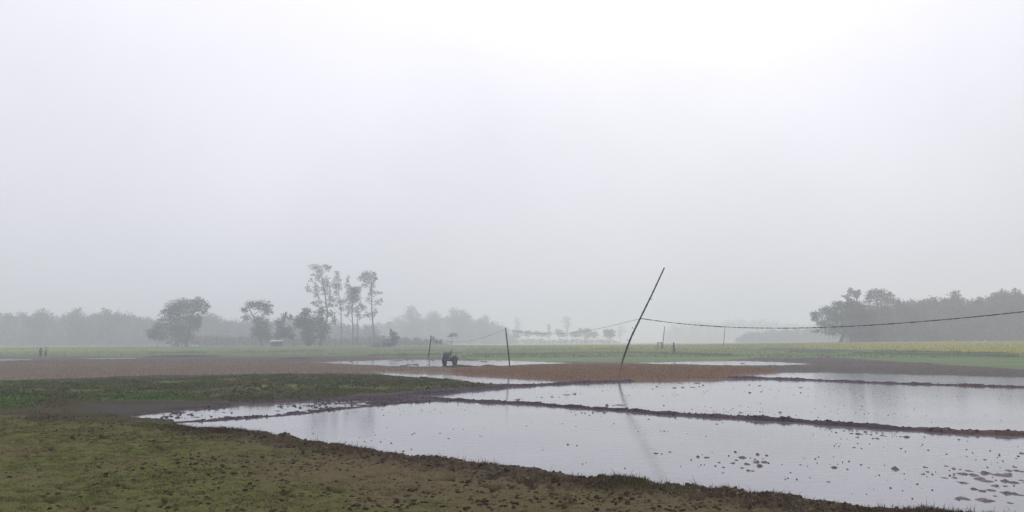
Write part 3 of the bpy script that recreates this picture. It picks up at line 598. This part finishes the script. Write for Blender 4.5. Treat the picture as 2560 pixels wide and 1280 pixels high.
tree('eucalyptus_tree', 'tall lone eucalyptus ending the group, long bare stem and tufted crown', 'tree', 280,
     z2([(1640,300,70,50),(1590,300,48,38),(1560,350,45,35),(1650,360,78,55),(1720,310,40,35),(1740,350,28,28),(1610,420,55,30),(1700,430,38,45),(1680,500,33,60),(1740,510,50,22),(1780,510,22,13),(1650,600,28,38),(1760,620,48,35),(1800,600,18,18),(1730,720,22,38),(1590,690,42,32),(1630,770,48,32),(1700,760,28,38),(1570,670,18,18)]),
     (938, 871), p2([(1705, 890), (1688, 700), (1684, 560), (1692, 400), (1665, 290)]), w=.25, group=GP, **AIR)
tree('dry_bush', 'pinkish brown dry bush at the foot of the lone tall eucalyptus', 'bush', 215, [(940, 868, 14, 6), (932, 872, 12, 5), (950, 871, 13, 5), (943, 862, 8, 5)], (942, 877), w=.06, green=(.15, .1, .085), leaf=.3, cov=1.2)
tree('shrub_tree', 'dark upright shrub standing against the thatched hut', 'shrub', 235, [(983, 840, 7, 12), (990, 846, 9, 12), (985, 854, 10, 8), (977, 828, 2.5, 7)], (986, 866), w=.1)
tree('thorn_tree', 'tiny umbrella shaped tree rising from the field edge', 'tree', 300, [(1131, 836, 9, 4), (1126, 840, 6, 4), (1137, 838, 6, 4)], (1130, 862), w=.1, leaf=.4)
tree('field_bush', 'low round bush close to the stick in the green field', 'bush', 260, [(1090, 853, 8, 5), (1098, 855, 8, 5), (1083, 849, 5, 6)], (1091, 862), w=.08, leaf=.4)
# hedge trees far across the fields
F6 = dict(leaf=.7, cov=4.5, green=(.03, .036, .03)); GH = 'hedge trees far across the fields'
tree('hedge_tree', 'low dense hedge tree at the end of the row near the thin upright pole', 'tree', 600, z6([(235,560,85,45),(250,630,90,55),(330,560,75,35)]), (1292, 858), w=.2, group=GH, **F6)
tree('cypress_tree', 'pale pointed tree rising behind the first hedge tree of the row', 'tree', 760, z6([(265,290,35,45),(268,370,60,55),(280,450,75,45),(290,530,60,50)]), (1295, 858), w=.3, leaf=.7, cov=1.3)
tree('hedge_tree', 'flat topped hedge tree, second in the far row', 'tree', 600, z6([(470,565,75,38),(440,610,75,40),(560,595,60,38)]), (1317, 858), w=.15, group=GH, **F6)
tree('hedge_tree', 'hedge tree under the thin pale tree in the far row', 'tree', 600, z6([(680,595,90,45),(800,610,75,45),(640,560,55,25)]), (1350, 858), w=.15, group=GH, **F6)
tree('thin_tree', 'thin pale tree standing up out of the far hedge row', 'tree', 560, z6([(905,420,28,22),(898,490,38,55),(910,570,45,40),(890,640,50,40)]), (1373, 860), w=.15, leaf=.6, cov=1.5)
tree('hedge_tree', 'hedge tree beneath the tall pale round tree in the far row', 'tree', 600, z6([(1110,555,90,45),(1150,620,105,45),(1060,520,30,22)]), (1402, 858), w=.18, group=GH, **F6)
tree('pale_tree', 'tall pale round headed tree behind the middle of the hedge row', 'tree', 760, z6([(1240,290,85,55),(1240,370,95,65),(1250,460,75,50),(1250,540,40,45)]), (1416, 858), w=.3, leaf=.7, cov=1.5)
tree('hedge_tree', 'longest clump of the far hedge row, with a bumpy top', 'tree', 600, z6([(1400,600,100,55),(1520,555,85,55),(1640,560,110,65),(1700,615,115,65),(1820,610,75,65),(1440,635,105,38),(1520,505,25,20),(1640,500,35,20)]), (1463, 858), w=.2, group=GH, **F6)
tree('hedge_tree', 'separate blocky hedge tree at the end of the row beside the leaning pole', 'tree', 510, z6([(2040,560,75,65),(2130,560,85,65),(2080,625,115,60)]), (1521, 858), w=.2, group=GH, **F6)
tree('faint_tree', 'faint pale tree half lost in mist behind the leaning pole', 'tree', 800, z6([(2330,470,70,60),(2330,560,90,80),(2300,640,60,60)]), (1551, 858), w=.3, leaf=.8, cov=.9)
# distinct crowns in the woods
FW = dict(leaf=.7, cov=2.6, green=(.034, .042, .03))
tree('wood_tree', 'hazy domed tree rising from the wood behind the two small figures', 'tree', 430, [(100, 785, 22, 13), (110, 800, 30, 18), (90, 810, 30, 20), (100, 835, 30, 25)], (100, 868), w=.4, **FW)
tree('wood_tree', 'hazy tree with the highest rounded head in the wood beyond the brown stubble', 'tree', 430, [(190, 780, 14, 12), (185, 795, 24, 16), (200, 810, 26, 18), (190, 835, 28, 24)], (190, 868), w=.4, **FW)
tree('wood_tree', 'hazy pointed tree in the wood between the highest head and the broad tree', 'tree', 435, [(268, 780, 13, 11), (260, 795, 24, 15), (282, 800, 22, 16), (270, 830, 28, 26)], (270, 868), w=.4, **FW)
tree('misty_tree', 'pale misty dome tree next to the lone tall eucalyptus', 'tree', 610, [(1028, 776, 15, 14), (1025, 792, 20, 14), (1042, 800, 20, 12), (1030, 825, 24, 26)], (1030, 861), w=.5, **FW)
tree('misty_tree', 'small misty tree over the wood behind the stick in the field', 'tree', 630, [(1084, 786, 12, 11), (1086, 805, 22, 20), (1085, 832, 20, 24)], (1085, 861), w=.4, **FW)
tree('misty_tree', 'wide misty tree with double crown behind the walking tractor', 'tree', 620, [(1135, 782, 14, 12), (1158, 785, 15, 12), (1140, 800, 30, 18), (1160, 815, 30, 22), (1145, 838, 30, 20)], (1147, 861), w=.5, **FW)
tree('misty_tree', 'slim misty tree at the fading end of the wood', 'tree', 630, [(1213, 797, 10, 12), (1208, 815, 16, 18), (1212, 838, 16, 20)], (1211, 861), w=.4, **FW)
FR = dict(leaf=.5, green=(.024, .036, .024))
tree('wood_edge_tree', 'ragged topped tree standing highest over the wood behind the sagging cable', 'tree', 275, z5([(822,180,26,28),(850,212,65,30),(790,245,42,32),(900,200,28,25),(885,240,35,18),(820,300,40,40),(830,400,90,80),(840,520,100,90)]), (2128, 857), w=.35, cov=3.2, **FR)
tree('wood_edge_tree', 'broad headed tree next to the ragged topped one over the wood', 'tree', 280, z5([(1065,205,65,35),(1140,200,55,35),(1210,225,48,28),(1100,260,125,45),(1010,245,38,35),(1200,290,100,55),(1130,380,150,90),(1140,520,160,110)]), (2203, 857), w=.4, cov=3.6, **FR)
tree('wood_edge_tree', 'sprawling dark tree that ends the wood, with a low overhanging side', 'tree', 262, z5([(500,420,75,25),(465,460,45,45),(600,380,90,50),(640,450,120,80),(720,335,85,45),(850,335,150,50),(800,450,180,100),(700,570,200,85),(560,520,80,45),(950,460,160,110),(960,580,180,90)]), (2100, 858), w=.5, cov=4, **FR)
tree('wood_edge_tree', 'single small crown poking above the even middle of the wood', 'tree', 300, z5([(1880,205,45,22),(1860,235,55,25),(1870,300,80,60),(1870,420,100,100)]), (2388, 857), w=.3, cov=3, **FR)
tree('wood_edge_tree', 'rounded crown over the wood where the cable is highest', 'tree', 295, z5([(2350,205,55,30),(2340,250,90,50),(2350,350,120,100),(2340,500,120,110)]), (2507, 857), w=.35, cov=3, **FR)
tree('wood_edge_tree', 'last rounded crown of the wood at the edge of the view', 'tree', 290, z5([(2480,200,55,35),(2490,250,80,50),(2500,350,120,100),(2490,500,120,110)]), (2543, 857), w=.35, cov=3, **FR)
# woods that read as one mass
def wood(name, label, prof, base, d, depth, leaf, cov, green, seed, rpx):
    rg = random.Random(seed); k = d / FP; bw = []
    xs = [p[0] for p in prof]; ys = [p[1] for p in prof]; X = xs[0]
    while X < xs[-1]:
        top = np.interp(X, xs, ys) + rg.gauss(0, .22) * rpx; rp = rg.uniform(.45, 1.5) * rpx; yy = top + rp * .7 + rg.uniform(0, 4)
        while yy < base:
            dd = d + rg.uniform(0, depth); c = dp(X + rg.uniform(-rp, rp) * .5, yy, dd); kk = dd / FP
            zg = float(zbase(np.array(c[0]), np.array(c[1]))); c[2] = max(c[2], zg + .4 * rp * kk)
            bw.append((c, rp * kk * 1.1, rp * kk, rp * kk * .9, 1)); yy += rp * .85
        X += rpx * .7
    Vv, Fv, T = leaf_quads(bw, leaf, cov, green, seed); Vv[:, 2] = np.maximum(Vv[:, 2], .1)
    tag(link(name, npmesh(name, Vv, Fv, {'tint': T}), None, LEAF, False), label, 'woods', None, 'stuff')
wood('treeline_woods', 'grey misty wood behind the lone broad tree', [(-500, 770), (-200, 782), (0, 782), (60, 786), (150, 790), (230, 786), (300, 786), (380, 795), (440, 793), (520, 790), (560, 798), (620, 806), (700, 800), (760, 790), (830, 805), (900, 815), (945, 812)], 868, 450, 70, .95, 3.6, (.034, .042, .03), 501, 17)
wood('treeline_woods', 'pale misty wood behind the poles and tractor', [(940, 806), (1000, 800), (1050, 798), (1110, 792), (1165, 788), (1190, 800), (1235, 808), (1262, 822), (1285, 842)], 862, 650, 80, 1.2, 3.4, (.034, .04, .03), 502, 14)
wood('treeline_woods', 'scrubby undergrowth before the tall trees and huts', [(500, 838), (600, 842), (700, 845), (860, 846), (960, 838), (1060, 846), (1120, 852)], 868, 330, 30, .6, 2.0, (.036, .045, .03), 503, 8)
wood('treeline_woods', 'solid grey green wood beyond the yellow mustard', [(2140, 770), (2230, 760), (2270, 754), (2320, 751), (2400, 744), (2450, 742), (2520, 738), (2560, 742), (2800, 725), (3300, 730)], 857, 285, 50, .7, 4.5, (.024, .036, .024), 504, 20)
wood('treeline_woods', 'low grey hedge band running up to the wood beyond the cable', [(1845, 838), (1870, 832), (1920, 826), (1980, 822), (2060, 818), (2160, 812)], 858, 580, 30, .6, 3.6, (.034, .044, .032), 505, 8)
wood('treeline_woods', 'barely visible wood fading into mist behind the standing man', [(1670, 825), (1700, 808), (1740, 803), (1800, 806), (1860, 802), (1930, 800), (2040, 815)], 857, 1000, 100, 1.8, 1.4, (.03, .036, .03), 506, 12)

wood('treeline_woods', 'faint low scrub under the far hedge trees', [(1275, 849), (1330, 846), (1380, 849), (1420, 845), (1480, 846), (1530, 848), (1552, 853)], 858, 640, 40, 1.0, 1.3, (.03, .036, .03), 507, 5)
# ------------------------------------------------------------------ huts
THATCH = plain('thatch', (.075, .06, .055), .95, 14); TIN = plain('tin_roof', (.62, .63, .66), .5, 3, .1); WALLM = plain('hut_wall', (.10, .09, .085), .9, 4); DARK = plain('dark_opening', (.01, .01, .012), .9)
def hut(name, label, X, Y, d, W, D, hw, hr, roofm, flat=False):
    b = dp(X, Y, d); z = ground_z(b[0], b[1]); r = empty(name, (b[0], b[1], z - .05))
    MB().box((0, 0, hw / 2), (W, D, hw), .04).build('wall', WALLM, r, False)
    mb = MB(); o = .35
    if flat: mb.box((0, -.1, hw + .14), (W + .8, D + .8, .16), .03, Euler((R(4), R(-1), 0)))
    else:
        x0, y0 = W / 2 + o, D / 2 + o
        vs = [(-x0, -y0, hw - .1), (x0, -y0, hw - .1), (x0, y0, hw - .1), (-x0, y0, hw - .1), (-x0 + .7, 0, hw + hr), (x0 - .7, 0, hw + hr)]
        mb.add(vs, [(0, 1, 5, 4), (2, 3, 4, 5), (1, 2, 5), (3, 0, 4), (3, 2, 1, 0)])
    mb.build('roof', roofm, r, False)
    dr = MB().box((W * .18, -D / 2 - .02, hw * .42), (.8, .06, hw * .8), .01).build('door', DARK, r, False)
    MB().box((-W * .25, -D / 2 - .02, hw * .58), (.6, .05, .5), .01).build('window', DARK, r, False)
    return tag(r, label, 'hut')
hut('tin_roof_hut', 'small low hut with a pale tin roof under the trees', 691, 867, 250, 2.9, 2.6, 1.7, .3, TIN, True)
hut('thatched_hut', 'small dark hut with a sloped roof beside the upright shrub', 970, 866, 240, 3.0, 2.8, 1.3, .9, THATCH)

# ------------------------------------------------------------------ poles and cables
def pole(name, label, pts, d, r0_, r1_, mat, spurs=(), nodes=0, sink=.25):
    P = [dp(a, b, d) for a, b in pts]; z = min(ground_z(P[0][0], P[0][1]), P[0][2]); O = np.array([P[0][0], P[0][1], 0.0])
    root = empty(name, O); P = [p - O for p in P]; P = [P[0] + (P[0] - P[1]) / np.linalg.norm(P[0] - P[1]) * (P[0][2] - z + sink)] + P
    D_ = [P[0]]
    for a, b in zip(P[:-1], P[1:]):
        m = max(2, int(np.linalg.norm(b - a) / .12)) if nodes else 3
        D_ += [a + (b - a) * t / m for t in range(1, m + 1)]
    rr = [r0_ + (r1_ - r0_) * i / (len(D_) - 1) for i in range(len(D_))]
    if nodes: rr = [q * (1.13 if i % 3 == 0 else 1) for i, q in enumerate(rr)]
    MB().tube(D_, rr, 10).build('shaft', mat, root)
    for X, Y, dx, dy in spurs:
        a = dp(X, Y, d) - O; b = dp(X + dx, Y + dy, d) - O; MB().tube([a, (a + b) / 2, b], [.014, .011, .006], 6).build('twig_stub', mat, root)
    return tag(root, label, 'pole', None)
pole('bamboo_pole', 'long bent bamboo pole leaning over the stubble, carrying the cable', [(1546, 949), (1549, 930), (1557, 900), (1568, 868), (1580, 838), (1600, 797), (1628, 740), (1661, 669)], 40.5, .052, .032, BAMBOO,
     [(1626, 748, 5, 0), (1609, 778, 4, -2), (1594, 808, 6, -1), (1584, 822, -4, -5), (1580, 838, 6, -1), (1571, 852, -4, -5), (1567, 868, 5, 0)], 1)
pole('upright_pole', 'dark straight pole nearly upright behind the far water strip', [(1274, 914), (1272, 890), (1268, 855), (1264, 820)], 62, .06, .045, DARKPOLE, (), 0)
pole('thin_pole', 'thin dark stick leaning in the green field beyond the tractor', [(1072, 887), (1075, 865), (1078, 839)], 104, .085, .065, DARKPOLE)
pole('distant_pole', 'faint crooked pole next to the small pump stand', [(1657, 864), (1658, 848), (1660, 832), (1662, 816)], 170, .1, .07, DARKPOLE)
pole('distant_pole', 'faint lone pole before the barely visible wood', [(1809, 862), (1811, 840), (1813, 815)], 200, .1, .07, DARKPOLE)
def cable(name, label, pts, d0, d1, r, knots=False):
    n = len(pts); x0, x1 = pts[0][0], pts[-1][0]; W = []
    nn = 260 if knots else 60
    for X in np.linspace(x0, x1, nn) if x1 > x0 else np.linspace(x1, x0, nn)[::-1]:
        xs = sorted(pts); a = [q[0] for q in xs]; b = [q[1] for q in xs]
        t = (X - x0) / (x1 - x0); d = 1 / ((1 - t) / d0 + t / d1)
        # smooth interpolation through the measured sag
        co_ = np.polyfit(np.array(a) / 1000, b, min(4, n - 1)); W.append(dp(X, np.polyval(co_, X / 1000), d))
    O = W[0]; kr = random.Random(5); rs = [r * kr.uniform(.55, 1.5) for _ in W] if knots else r
    mb = MB().tube([w - O for w in W], rs, 6); o = mb.build(name, CABLE); o.location = O
    return tag(o, label, 'cable')
cable('hanging_cable', 'thick black cable sagging from the leaning pole across the mustard and wood', [(1602, 796), (1700, 809), (1800, 816), (1900, 820.5), (2000, 820), (2100, 817), (2200, 811), (2300, 804), (2400, 796), (2560, 779), (2900, 735)], 40.5, 27, .015, True)
cable('hanging_cable', 'thin cable rising to the leaning pole from the upright dark pole', [(1264, 824), (1310, 831), (1360, 834), (1420, 833), (1470, 827), (1530, 814), (1600, 797)], 62, 40.5, .008)
cable('hanging_cable', 'faint slack cable between the upright dark pole and the thin stick', [(1263, 823), (1235, 834), (1205, 845), (1170, 853), (1130, 854), (1100, 848), (1078, 840)], 62, 104, .009)
# pump stand
b = dp(1649, 863, 172); zg = ground_z(b[0], b[1]); r_ = empty('pump_stand', (b[0], b[1], zg))
MB().box((0, 0, 1.45), (.95, .8, .14), .03).build('top', DARKPOLE, r_, False)
MB().box((0.02, 0, 1.12), (.5, .4, .46), .05).build('white_box', plain('white_paint', (.75, .76, .78), .5, 3, .06), r_, False)
for sx in (-.4, .4):
    for sy in (-.33, .33): MB().tube([(sx * 1.15, sy, -.2), (sx, sy, 1.4)], .045, 6).build('leg', DARKPOLE, r_)
MB().box((0, 0, .86), (.85, .7, .06), .01).build('shelf', DARKPOLE, r_, False)
tag(r_, 'small dark legged stand with a white box beside the faint crooked pole', 'stand')

# ------------------------------------------------------------------ walking tractor
TM = plain('tractor_paint', (.13, .128, .13), .6, 5, .3); TD = plain('tractor_iron', (.07, .07, .078), .6, 6); RB = plain('tyre_rubber', (.035, .034, .036), .85, 9)
b = gp(1124, 912, 0); root = empty('walking_tractor', (b[0], b[1], -.07)); root.rotation_euler = (0, 0, R(-28)); root.scale = (.92, .92, .98)
# local +x is the front; the handles trail towards -x and up
root.rotation_euler = (0, 0, R(252)); root.scale = (1.12, 1.12, 1.08)
MB().box((.35, 0, .62), (.62, .42, .46), .07).build('engine', TM, root)
MB().box((.5, 0, .98), (.34, .36, .24), .08).build('fuel_tank', TM, root)
MB().tube([(.2, .14, .8), (.2, .16, 1.0), (.2, .16, 1.2)], .05, 10).build('exhaust', TD, root)
MB().box((.72, 0, .8), (.08, .46, .5), .03).build('radiator', TD, root)
MB().box((-.15, 0, .52), (.5, .3, .34), .06).build('gearbox', TD, root)
MB().tube([(.75, 0, .42), (.95, 0, .40), (1.0, 0, .3)], .035, 8).build('bumper', TD, root)
MB().cyl((.35, -.27, .62), (0, 1, 0), .2, .08).build('flywheel', TD, root)
for s in (-1, 1):
    w = MB(); n = 28
    ring = [Vector((.3 * math.cos(a * 2 * math.pi / n), .42 * s, .36 + .3 * math.sin(a * 2 * math.pi / n))) for a in range(n + 1)]
    w.tube(ring, .085, 10, False)
    for k in range(14):
        a = k * 2 * math.pi / 14; w.box((.385 * math.cos(a), .42 * s, .36 + .385 * math.sin(a)), (.03, .17, .05), .008, Euler((0, -a + math.pi / 2, 0)))
    wh = w.build('wheel', RB, root); rm = MB().cyl((0, .42 * s, .36), (0, 1, 0), .2, .06)
    for k in range(5): a = k * 2 * math.pi / 5; rm.tube([(0, .42 * s, .36), (.26 * math.cos(a), .42 * s, .36 + .26 * math.sin(a))], .025, 6)
    rm.build('rim', TD, wh)
    hb = MB().tube([(-.2, .16 * s, .66), (-.6, .22 * s, .86), (-1.05, .32 * s, 1.0), (-1.3, .36 * s, 1.0)], .022, 8).build('handlebar', TD, root)
    MB().tube([(-1.3, .36 * s, 1.0), (-1.46, .37 * s, .99)], .034, 8).build('grip', RB, hb)
MB().tube([(-1.05, -.32, 1.0), (-1.05, 0, 1.04), (-1.05, .32, 1.0)], .018, 8).build('crossbar', TD, root)
MB().tube([(-.1, .05, .7), (-.35, .06, 1.05), (-.5, .05, 1.28), (-.58, .05, 1.25)], .018, 8).build('gear_lever', TD, root)
hood = MB(); ns = 9
pr = [(-.52 + .34 * math.cos(R(20 + 140 * k / ns)), .34 + .3 * math.sin(R(20 + 140 * k / ns))) for k in range(ns + 1)]
vs = [(x_, y_, z_) for y_ in (-.42, .42) for x_, z_ in pr] + [(x_ * 1.0, y_, z_ - .025) for y_ in (-.42, .42) for x_, z_ in pr]
m_ = ns + 1; fs = []
for k in range(ns):
    fs += [(k, k + 1, m_ + k + 1, m_ + k), (2 * m_ + k + 1, 2 * m_ + k, 3 * m_ + k, 3 * m_ + k + 1)]
fs += [(k, k + 2 * m_, k + 1 + 2 * m_, k + 1) for k in range(ns)] + [(m_ + k + 1, 3 * m_ + k + 1, 3 * m_ + k, m_ + k) for k in range(ns)]
hood.add(vs, fs).build('tiller_cover', TM, root)
tag(root, 'dark walking tractor parked in the far flooded strip behind a mud heap', 'tractor')

# ------------------------------------------------------------------ people
SKIN = plain('skin', (.09, .05, .035), .6, 8, .15); HAIR = plain('hair', (.01, .009, .009), .6)
def person(label, X, Y, d, height, face, shirtc, clothc, pose):
    b = dp(X, Y, d); z = ground_z(b[0], b[1]); root = empty('person', (b[0], b[1], z)); s = height / 1.7; root.scale = (s, s, s); root.rotation_euler = (0, 0, face)
    V_, E_, R_ = [], [], []
    def v(p, r): V_.append(p); R_.append(r); return len(V_) - 1
    def e(a, b): E_.append((a, b))
    pel = v((0, 0, .93), .13); wa = v((0, 0, 1.08), .115); ch = v((0, -.01, 1.27), .14); nk = v((0, -.005, 1.43), .06); nk2 = v((0, -.015, 1.49), .052)
    hd = v((0, -.025, 1.575), .085); tp = v((0, -.015, 1.655), .07); no = v((0, -.115, 1.565), .018)
    for a, c in ((pel, wa), (wa, ch), (ch, nk), (nk, nk2), (nk2, hd), (hd, tp), (hd, no)): e(a, c)
    st = pose.get('stride', .0)
    for q in (-1, 1):
        f = st * q
        hp = v((.09 * q, 0, .88), .095); kn = v((.095 * q, -f * .6 - .02, .49), .062); an = v((.095 * q, -f * .9 + .02, .09), .04); to = v((.10 * q, -f * .9 - .15, .035), .032)
        e(pel, hp); e(hp, kn); e(kn, an); e(an, to)
        el_, ha_ = pose['arms'][0 if q < 0 else 1]
        sh = v((.17 * q, 0, 1.38), .06); el = v((q * el_[0], el_[1], el_[2]), .042); ha = v((q * ha_[0], ha_[1], ha_[2]), .03); e(ch, sh); e(sh, el); e(el, ha)
        dv = (Vector(V_[ha]) - Vector(V_[el])).normalized(); sd_ = dv.cross(Vector((0, 1, .2))).normalized()
        pm = v(tuple(Vector(V_[ha]) + dv * .07), .032); e(ha, pm)
        for k, (o_, L_) in enumerate(((-.028, .07), (-.01, .085), (.01, .082), (.028, .065))):
            kn_ = v(tuple(Vector(V_[pm]) + dv * L_ * .55 + sd_ * o_), .010); tp_ = v(tuple(Vector(V_[pm]) + dv * L_ * .95 + sd_ * o_ * 1.1 + Vector((0, -.015, 0))), .008); e(pm, kn_); e(kn_, tp_)
        th = v(tuple(Vector(V_[ha]) + dv * .06 - sd_ * .05), .010); e(ha, th)
    me = bpy.data.meshes.new('body'); me.from_pydata(V_, E_, []); o = link('body', me, root, SKIN, False)
    md = o.modifiers.new('skin', 'SKIN'); md.use_smooth_shade = True
    for i, q in enumerate(me.skin_vertices[0].data): q.radius = (R_[i], R_[i]); q.use_root = (i == 0)
    o.modifiers.new('sub', 'SUBSURF').levels = 1; o.modifiers['sub'].render_levels = 2
    # shirt follows the trunk and upper arms
    mb = MB().loft([(0, 0, .86, .165, .125), (0, 0, .95, .16, .125), (0, 0, 1.1, .15, .12), (0, -.01, 1.27, .185, .135), (0, -.005, 1.38, .18, .115), (0, -.005, 1.44, .09, .08), (0, -.008, 1.46, .065, .065)])
    for q, (el_, ha_) in zip((-1, 1), pose['arms']):
        S0 = Vector((.15 * q, 0, 1.385)); E0 = Vector((q * el_[0], el_[1], el_[2])); H0 = Vector((q * ha_[0], ha_[1], ha_[2])); mb.tube([S0, (S0 + E0) / 2, E0, E0 + (H0 - E0) * .35], [.085, .07, .06, .058], 10)
    mb.build('shirt', plain('cloth', shirtc, .9, 12), root)
    if pose.get('lungi', True):
        MB().loft([(0, 0, .98, .16, .125), (0, 0, .86, .185, .15), (0, -.01, .6, .19, .17 + abs(st) * .2), (0, -.01, .34, .2, .18 + abs(st) * .4)]).build('lungi', plain('cloth', clothc, .9, 12), root)
    else:
        mb = MB()
        for q in (-1, 1):
            f = st * q; mb.tube([(.07 * q, 0, .96), (.09 * q, 0, .85), (.095 * q, -f * .6 - .02, .49), (.095 * q, -f * .9 + .02, .12)], [.12, .115, .085, .075], 10)
        mb.build('trousers', plain('cloth', clothc, .9, 12), root)
    MB().loft([(0, .0, 1.55, .09, .095), (0, .005, 1.62, .102, .108), (0, -.0, 1.69, .09, .098), (0, -.005, 1.735, .05, .055)]).build('hair', HAIR, root)
    return tag(root, label, 'person', None)
person('person in dark clothes walking along the green field ridge, arms by their side', 1685, 886, 112, 1.62, R(70), (.03, .03, .035), (.075, .08, .08), {'stride': .18, 'lungi': False, 'arms': (((.24, .03, 1.13), (.25, -.1, .92)), ((.24, .02, 1.13), (.25, .06, .9)))})
person('dark haired person in grey green clothes standing nearest the end of the far puddle', 101, 891, 112, 1.42, R(25), (.16, .18, .15), (.12, .13, .11), {'arms': (((.22, -.02, 1.14), (.2, -.16, 1.0)), ((.22, -.02, 1.14), (.18, -.18, 1.02)))})
person('dark haired person in a pale top with one elbow out, beside another person', 114, 891, 114, 1.42, R(-20), (.42, .42, .40), (.12, .13, .11), {'arms': (((.24, .02, 1.12), (.22, -.12, .95)), ((.34, .02, 1.2), (.22, -.2, 1.08)))})

# ------------------------------------------------------------------ air, sky, light
vm = bpy.data.materials.new('mist'); vm.use_nodes = True; vn_ = vm.node_tree.nodes; vn_.clear()
pv = vn_.new('ShaderNodeVolumePrincipled'); mo = vn_.new('ShaderNodeOutputMaterial'); vm.node_tree.links.new(pv.outputs[0], mo.inputs['Volume'])
pv.inputs['Color'].default_value = (.91, .942, 1.0, 1); pv.inputs['Density'].default_value = .0020; pv.inputs['Anisotropy'].default_value = .32
hz = MB(); X0, Y0, Y1, ZT = 1700, -1500, 2000, 48
hz.add([(-X0, Y0, -1.2), (X0, Y0, -1.2), (X0, Y1, -1.2), (-X0, Y1, -1.2), (-X0, Y0, ZT), (X0, Y0, ZT), (X0, Y1, ZT), (-X0, Y1, ZT)], [(3, 2, 1, 0), (4, 5, 6, 7), (0, 1, 5, 4), (1, 2, 6, 5), (2, 3, 7, 6), (3, 0, 4, 7)])
tag(hz.build('haze', vm, None, False), 'pale winter mist lying over the whole plain', 'mist', None, 'stuff')

SUN_EL, SUN_AZ = R(40), R(11)            # azimuth clockwise from +Y
w = bpy.data.worlds.new('World'); S.world = w; w.use_nodes = True; n, l = w.node_tree.nodes, w.node_tree.links
bg = n['Background']; sky = n.new('ShaderNodeTexSky'); sky.sky_type = 'NISHITA'; sky.sun_disc = False; sky.sun_elevation = SUN_EL; sky.sun_rotation = SUN_AZ; sky.dust_density = 5; sky.air_density = 1.2
hs = n.new('ShaderNodeHueSaturation'); hs.inputs['Saturation'].default_value = .25; l.new(sky.outputs[0], hs.inputs['Color'])
# overcast deck: brighter with height (CIE overcast law)
tc = n.new('ShaderNodeTexCoord'); sp = n.new('ShaderNodeSeparateXYZ'); l.new(tc.outputs['Generated'], sp.inputs[0])
mr = n.new('ShaderNodeMapRange'); mr.inputs[1].default_value = 0; mr.inputs[2].default_value = .45; mr.inputs[3].default_value = 6.6; mr.inputs[4].default_value = 10.9; l.new(sp.outputs[2], mr.inputs[0])
cb = n.new('ShaderNodeVectorMath'); cb.operation = 'SCALE'; cb.inputs[0].default_value = (.975, .968, 1.055)
nz = n.new('ShaderNodeTexNoise'); nz.inputs['Scale'].default_value = 2.6; nz.inputs['Detail'].default_value = 4; l.new(tc.outputs['Generated'], nz.inputs['Vector'])
nm = n.new('ShaderNodeMapRange'); nm.inputs[1].default_value = .3; nm.inputs[2].default_value = .7; nm.inputs[3].default_value = .93; nm.inputs[4].default_value = 1.07; l.new(nz.outputs[0], nm.inputs[0])
mm = n.new('ShaderNodeMath'); mm.operation = 'MULTIPLY'; l.new(mr.outputs[0], mm.inputs[0]); l.new(nm.outputs[0], mm.inputs[1]); l.new(mm.outputs[0], cb.inputs['Scale'])
mx = n.new('ShaderNodeMixRGB'); mx.inputs[0].default_value = .92; l.new(hs.outputs[0], mx.inputs[1]); l.new(cb.outputs[0], mx.inputs[2])
l.new(mx.outputs[0], bg.inputs['Color']); bg.inputs['Strength'].default_value = .09
sl = bpy.data.lights.new('sun', 'SUN'); sl.energy = .6; sl.angle = R(35); sl.color = (1, .98, .95); so = bpy.data.objects.new('sun', sl); COL.objects.link(so)
so.rotation_euler = Vector((-math.sin(SUN_AZ) * math.cos(SUN_EL), -math.cos(SUN_AZ) * math.cos(SUN_EL), -math.sin(SUN_EL))).to_track_quat('-Z', 'Y').to_euler()
vs_ = S.view_settings; vs_.view_transform = 'Standard'; vs_.look = 'None'; vs_.gamma = 1; vs_.exposure = .19; vs_.use_curve_mapping = False
S.render.engine = 'CYCLES'; S.cycles.use_denoising = True; S.cycles.denoiser = 'OPENIMAGEDENOISE'; S.cycles.denoising_input_passes = 'RGB_ALBEDO_NORMAL'; S.cycles.denoising_prefilter = 'NONE'; S.cycles.max_bounces = 7; S.cycles.volume_bounces = 3; S.cycles.diffuse_bounces = 2; S.cycles.glossy_bounces = 3
S.cycles.use_adaptive_sampling = False; S.cycles.sample_clamp_indirect = 6
